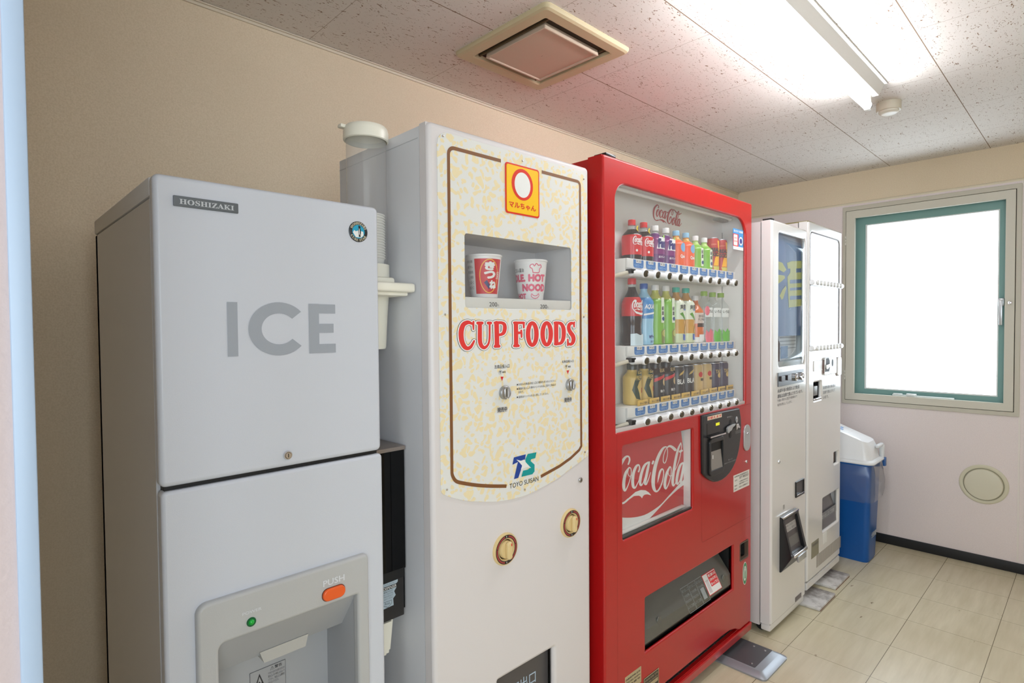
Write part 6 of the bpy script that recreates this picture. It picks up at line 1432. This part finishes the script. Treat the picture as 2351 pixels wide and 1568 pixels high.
for k in range(34):
    x = a.x+(b.x-a.x)*k/34; bm_box(bm, x, x+(b.x-a.x)/34*.45, NY-.0008, NY+.0002, a.z-.062, a.z)
from_bm('vent_slits', bm, mat('slit_grey', (150, 142, 132), .6), bvm)
feet(bvm, (NX0+.06, NX1-.06), (NY+.07, NB-.08), .072, .0145)
bm = bmesh.new(); bm_box(bm, NX0+.001, NX0+.018, NY+.012, NY+.22, NZ_-.004, NZ_+.003, .001); bm_box(bm, NX0+.001, NX0+.10, NY+.006, NY+.016, NZ_-.002, NZ_+.0025, .001)
from_bm('top_edge_tint', bm, mat('brass_stain_tint', (150, 142, 96), .35, metal=.7), bvm)  # added strip carries the brassy stain and stands for the front edge highlight
# ================================================================== BLUE BIN
bin_ = thing('trash_bin', (3.68, 1.05, 0), 'blue plastic rubbish bin with white hooded lid in the corner by the window wall', 'trash bin')
def loft(name, rings, m, parent, smooth=40, cap0=False, cap1=False):
    vs, fs = [], []; n = len(rings[0])
    for rg_ in rings: vs += rg_
    for i in range(len(rings)-1):
        for k in range(n): fs.append((i*n+k, i*n+(k+1) % n, (i+1)*n+(k+1) % n, (i+1)*n+k))
    if cap0: fs.append(tuple(range(n))[::-1])
    if cap1: fs.append(tuple((len(rings)-1)*n+k for k in range(n)))
    return add(name, vs, fs, m, parent, smooth)
def rr3(x0, y0, x1, y1, z, r, n=6, slope=0): return [(x, y, z+slope*(y-y0)) for x, y in rrect(x0, y0, x1, y1, r, n)]
M_bin = mat('bin_blue', (10, 84, 160), .35)
loft('bin_body', [rr3(3.590, .889, 3.752, 1.20, .0, .028), rr3(3.588, .886, 3.755, 1.203, .01, .03), rr3(3.572, .872, 3.79, 1.22, .54, .032), rr3(3.568, .868, 3.796, 1.224, .545, .034), rr3(3.568, .868, 3.796, 1.224, .558, .034)], M_bin, bin_, cap0=True)
M_lid = mat('lid_white', (232, 232, 232), .3)
ld2 = loft('lid', [rr3(3.560, .858, 3.815, 1.232, .553, .036), rr3(3.558, .856, 3.818, 1.234, .560, .037), rr3(3.562, .860, 3.812, 1.230, .568, .036), rr3(3.580, .876, 3.790, 1.215, .572, .036), rr3(3.592, .886, 3.775, 1.205, .640, .036, slope=.1), rr3(3.600, .898, 3.766, 1.195, .668, .034, slope=.36), rr3(3.618, .918, 3.748, 1.175, .676, .026, slope=.40)], M_lid, bin_, cap1=True)
plate('lid_flap_seam', [rrect(3.622, 1.000, 3.745, 1.004)], .0, 0, mat('seam_pale', (196, 198, 200), .5), ld2, axis='Z', flat=True)
so_ = [o for o in bpy.data.objects if o.name.startswith('lid_flap_seam')][-1]
for v in so_.data.vertices: v.co.z += .7112+.0-0 if False else .676+.40*.083
bm = bmesh.new(); bm_box(bm, 3.782, 3.812, .858, .884, .556, .640, .010, 3); bm_box(bm, 3.700, 3.802, .862, .884, .628, .648, .008, 3)
hw = from_bm('lid_handle', bm, mat('lid_clear', (226, 228, 230), .25), ld2)
box('lid_clip', 3.785, 3.808, .850, .868, .515, .566, mat('clip_blue', (52, 98, 160), .35), bin_, .004)
for i, (a, b, c) in enumerate(((.022, .012, .05), (.05, .030, .03), (.012, .06, .02))): pass
for x0, y0, x1, y1 in ((3.635, 1.03, 3.66, 1.06), (3.67, 1.04, 3.70, 1.055), (3.64, 1.08, 3.68, 1.09)):
    zf = lambda y: .676+.40*(y-.918)+.0006
    add('lid_print', [(x0, y0, zf(y0)), (x1, y0, zf(y0)), (x1, y1, zf(y1)), (x0, y1, zf(y1))], [(0, 1, 2, 3)], mat('print_blue', (120, 160, 210), .4), ld2)
text('bin_lettering', '分別箱', (3.640, .128, 3.735, .160), lambda x, z: (x, .8862-.0258*z-.0006, z), mat('bin_white_print', (206, 214, 222), .5), bin_, .03)
# clear bag folded over the rim
random.seed(3)
ringsb = []
for z, ex in ((.552, .002), (.50, .010), (.44, .016), (.39, .014), (.345, .010)):
    base = rr3(3.575-ex, .870-ex, 3.795+ex*1.6, 1.222+ex, z, .04, 8)
    ringsb.append([(x+random.uniform(-.005, .005), y+random.uniform(-.005, .005), zz+(random.uniform(-.006, .006) if z < .4 else 0)) for x, y, zz in base])
bag = loft('trash_bag', ringsb, glass('bag_film', tint=(240, 244, 248), refl=.9, film=.05, rough=.15), None, smooth=60)
tag(bag, 'clear plastic bag folded over the rim of the blue bin', 'plastic bag')

# ================================================================== FLOOR PADS
def pad(name, x0, x1, y0, y1, h, m, label, inner=None):
    t = thing(name, ((x0+x1)/2, (y0+y1)/2, 0), label, 'floor pad')
    loft('pad_body', [rr3(x0, y0, x1, y1, 0.0, .02), rr3(x0, y0, x1, y1, .006, .02), rr3(x0+h*1.2, y0+h*1.2, x1-h*1.2, y1-h*1.2, h, .012)], m, t, 30, True, True)
    return t
p1 = pad('foot_plate', 2.118, 2.343, .852, 1.22, .020, mat('pad_metal', (158, 162, 168), .35, metal=.5), 'grey metal floor plate under the foot of the red drinks machine')
pp_ = plate('pad_inset', [rrect(2.150, .905, 2.318, 1.15, .004)], .0195, .0012, mat('pad_dark', (96, 98, 102), .4, metal=.4), p1, axis='Z')
for x, y in ((2.295, .925), (2.295, .97), (2.17, .925)): lathe('screw', [(.005, 0), (.004, .0015), (.0005, .0018)], (x, y, .0207), M_steel, p1, seg=12)
def stain(nt, co):
    a = n_noise(nt, co, 14, 4, (1, 1, 1), .65); return n_mix(nt, n_ramp(nt, a, .42, .68), (206, 202, 198), (132, 124, 118))
M_board = mix_pattern('stained_board', (190, 186, 182), .55, stain)
for x0, x1, y0, lab in ((2.828, 3.050, .890, 'stained white floor board under the nearer foot of the beer machine'), (3.112, 3.340, .908, 'stained white floor board under the far foot of the beer machine next to the blue bin')):
    t = thing('floor_board', ((x0+x1)/2, y0+.11, 0), lab, 'floor pad')
    bm = bmesh.new(); bm_box(bm, x0, x1, y0, y0+.24, .0, .0135, .004); from_bm('board', bm, M_board, t)
    plate('edge_band', [rrect(x0+.004, y0-.0004, x1-.004, y0+.0)], 0, 0, mat('board_edge', (120, 70, 50), .6), t, axis='Z', flat=True)
    bpy.data.objects.remove([o for o in bpy.data.objects if o.name.startswith('edge_band')][-1])
    box('edge_band', x0+.004, x1-.004, y0-.0005, y0+.003, .0005, .0035, mat('board_edge', (120, 70, 50), .6), t)

# daylight sampling through the windows, the added end one included
for nm, loc, rot, sx_, sy_ in (('daylight_window', (4.075, .697, 1.435), (0, PI/2, 0), 1.05, .66), ('daylight_aisle', ((W2[0]+W2[1])/2, YB-.095, (W2[2]+W2[3])/2), (PI/2, 0, 0), W2[1]-W2[0], W2[3]-W2[2]), ('fill_daylight', (XB-.095, (W3[0]+W3[1])/2, (W3[2]+W3[3])/2), (0, -PI/2, 0), W3[3]-W3[2], W3[1]-W3[0])):
    l = bpy.data.lights.new(nm, 'AREA'); l.shape = 'RECTANGLE'; l.size = sx_; l.size_y = sy_; l.cycles.is_portal = True
    o = bpy.data.objects.new(nm, l); COL.objects.link(o); o.location = loc; o.rotation_euler = rot
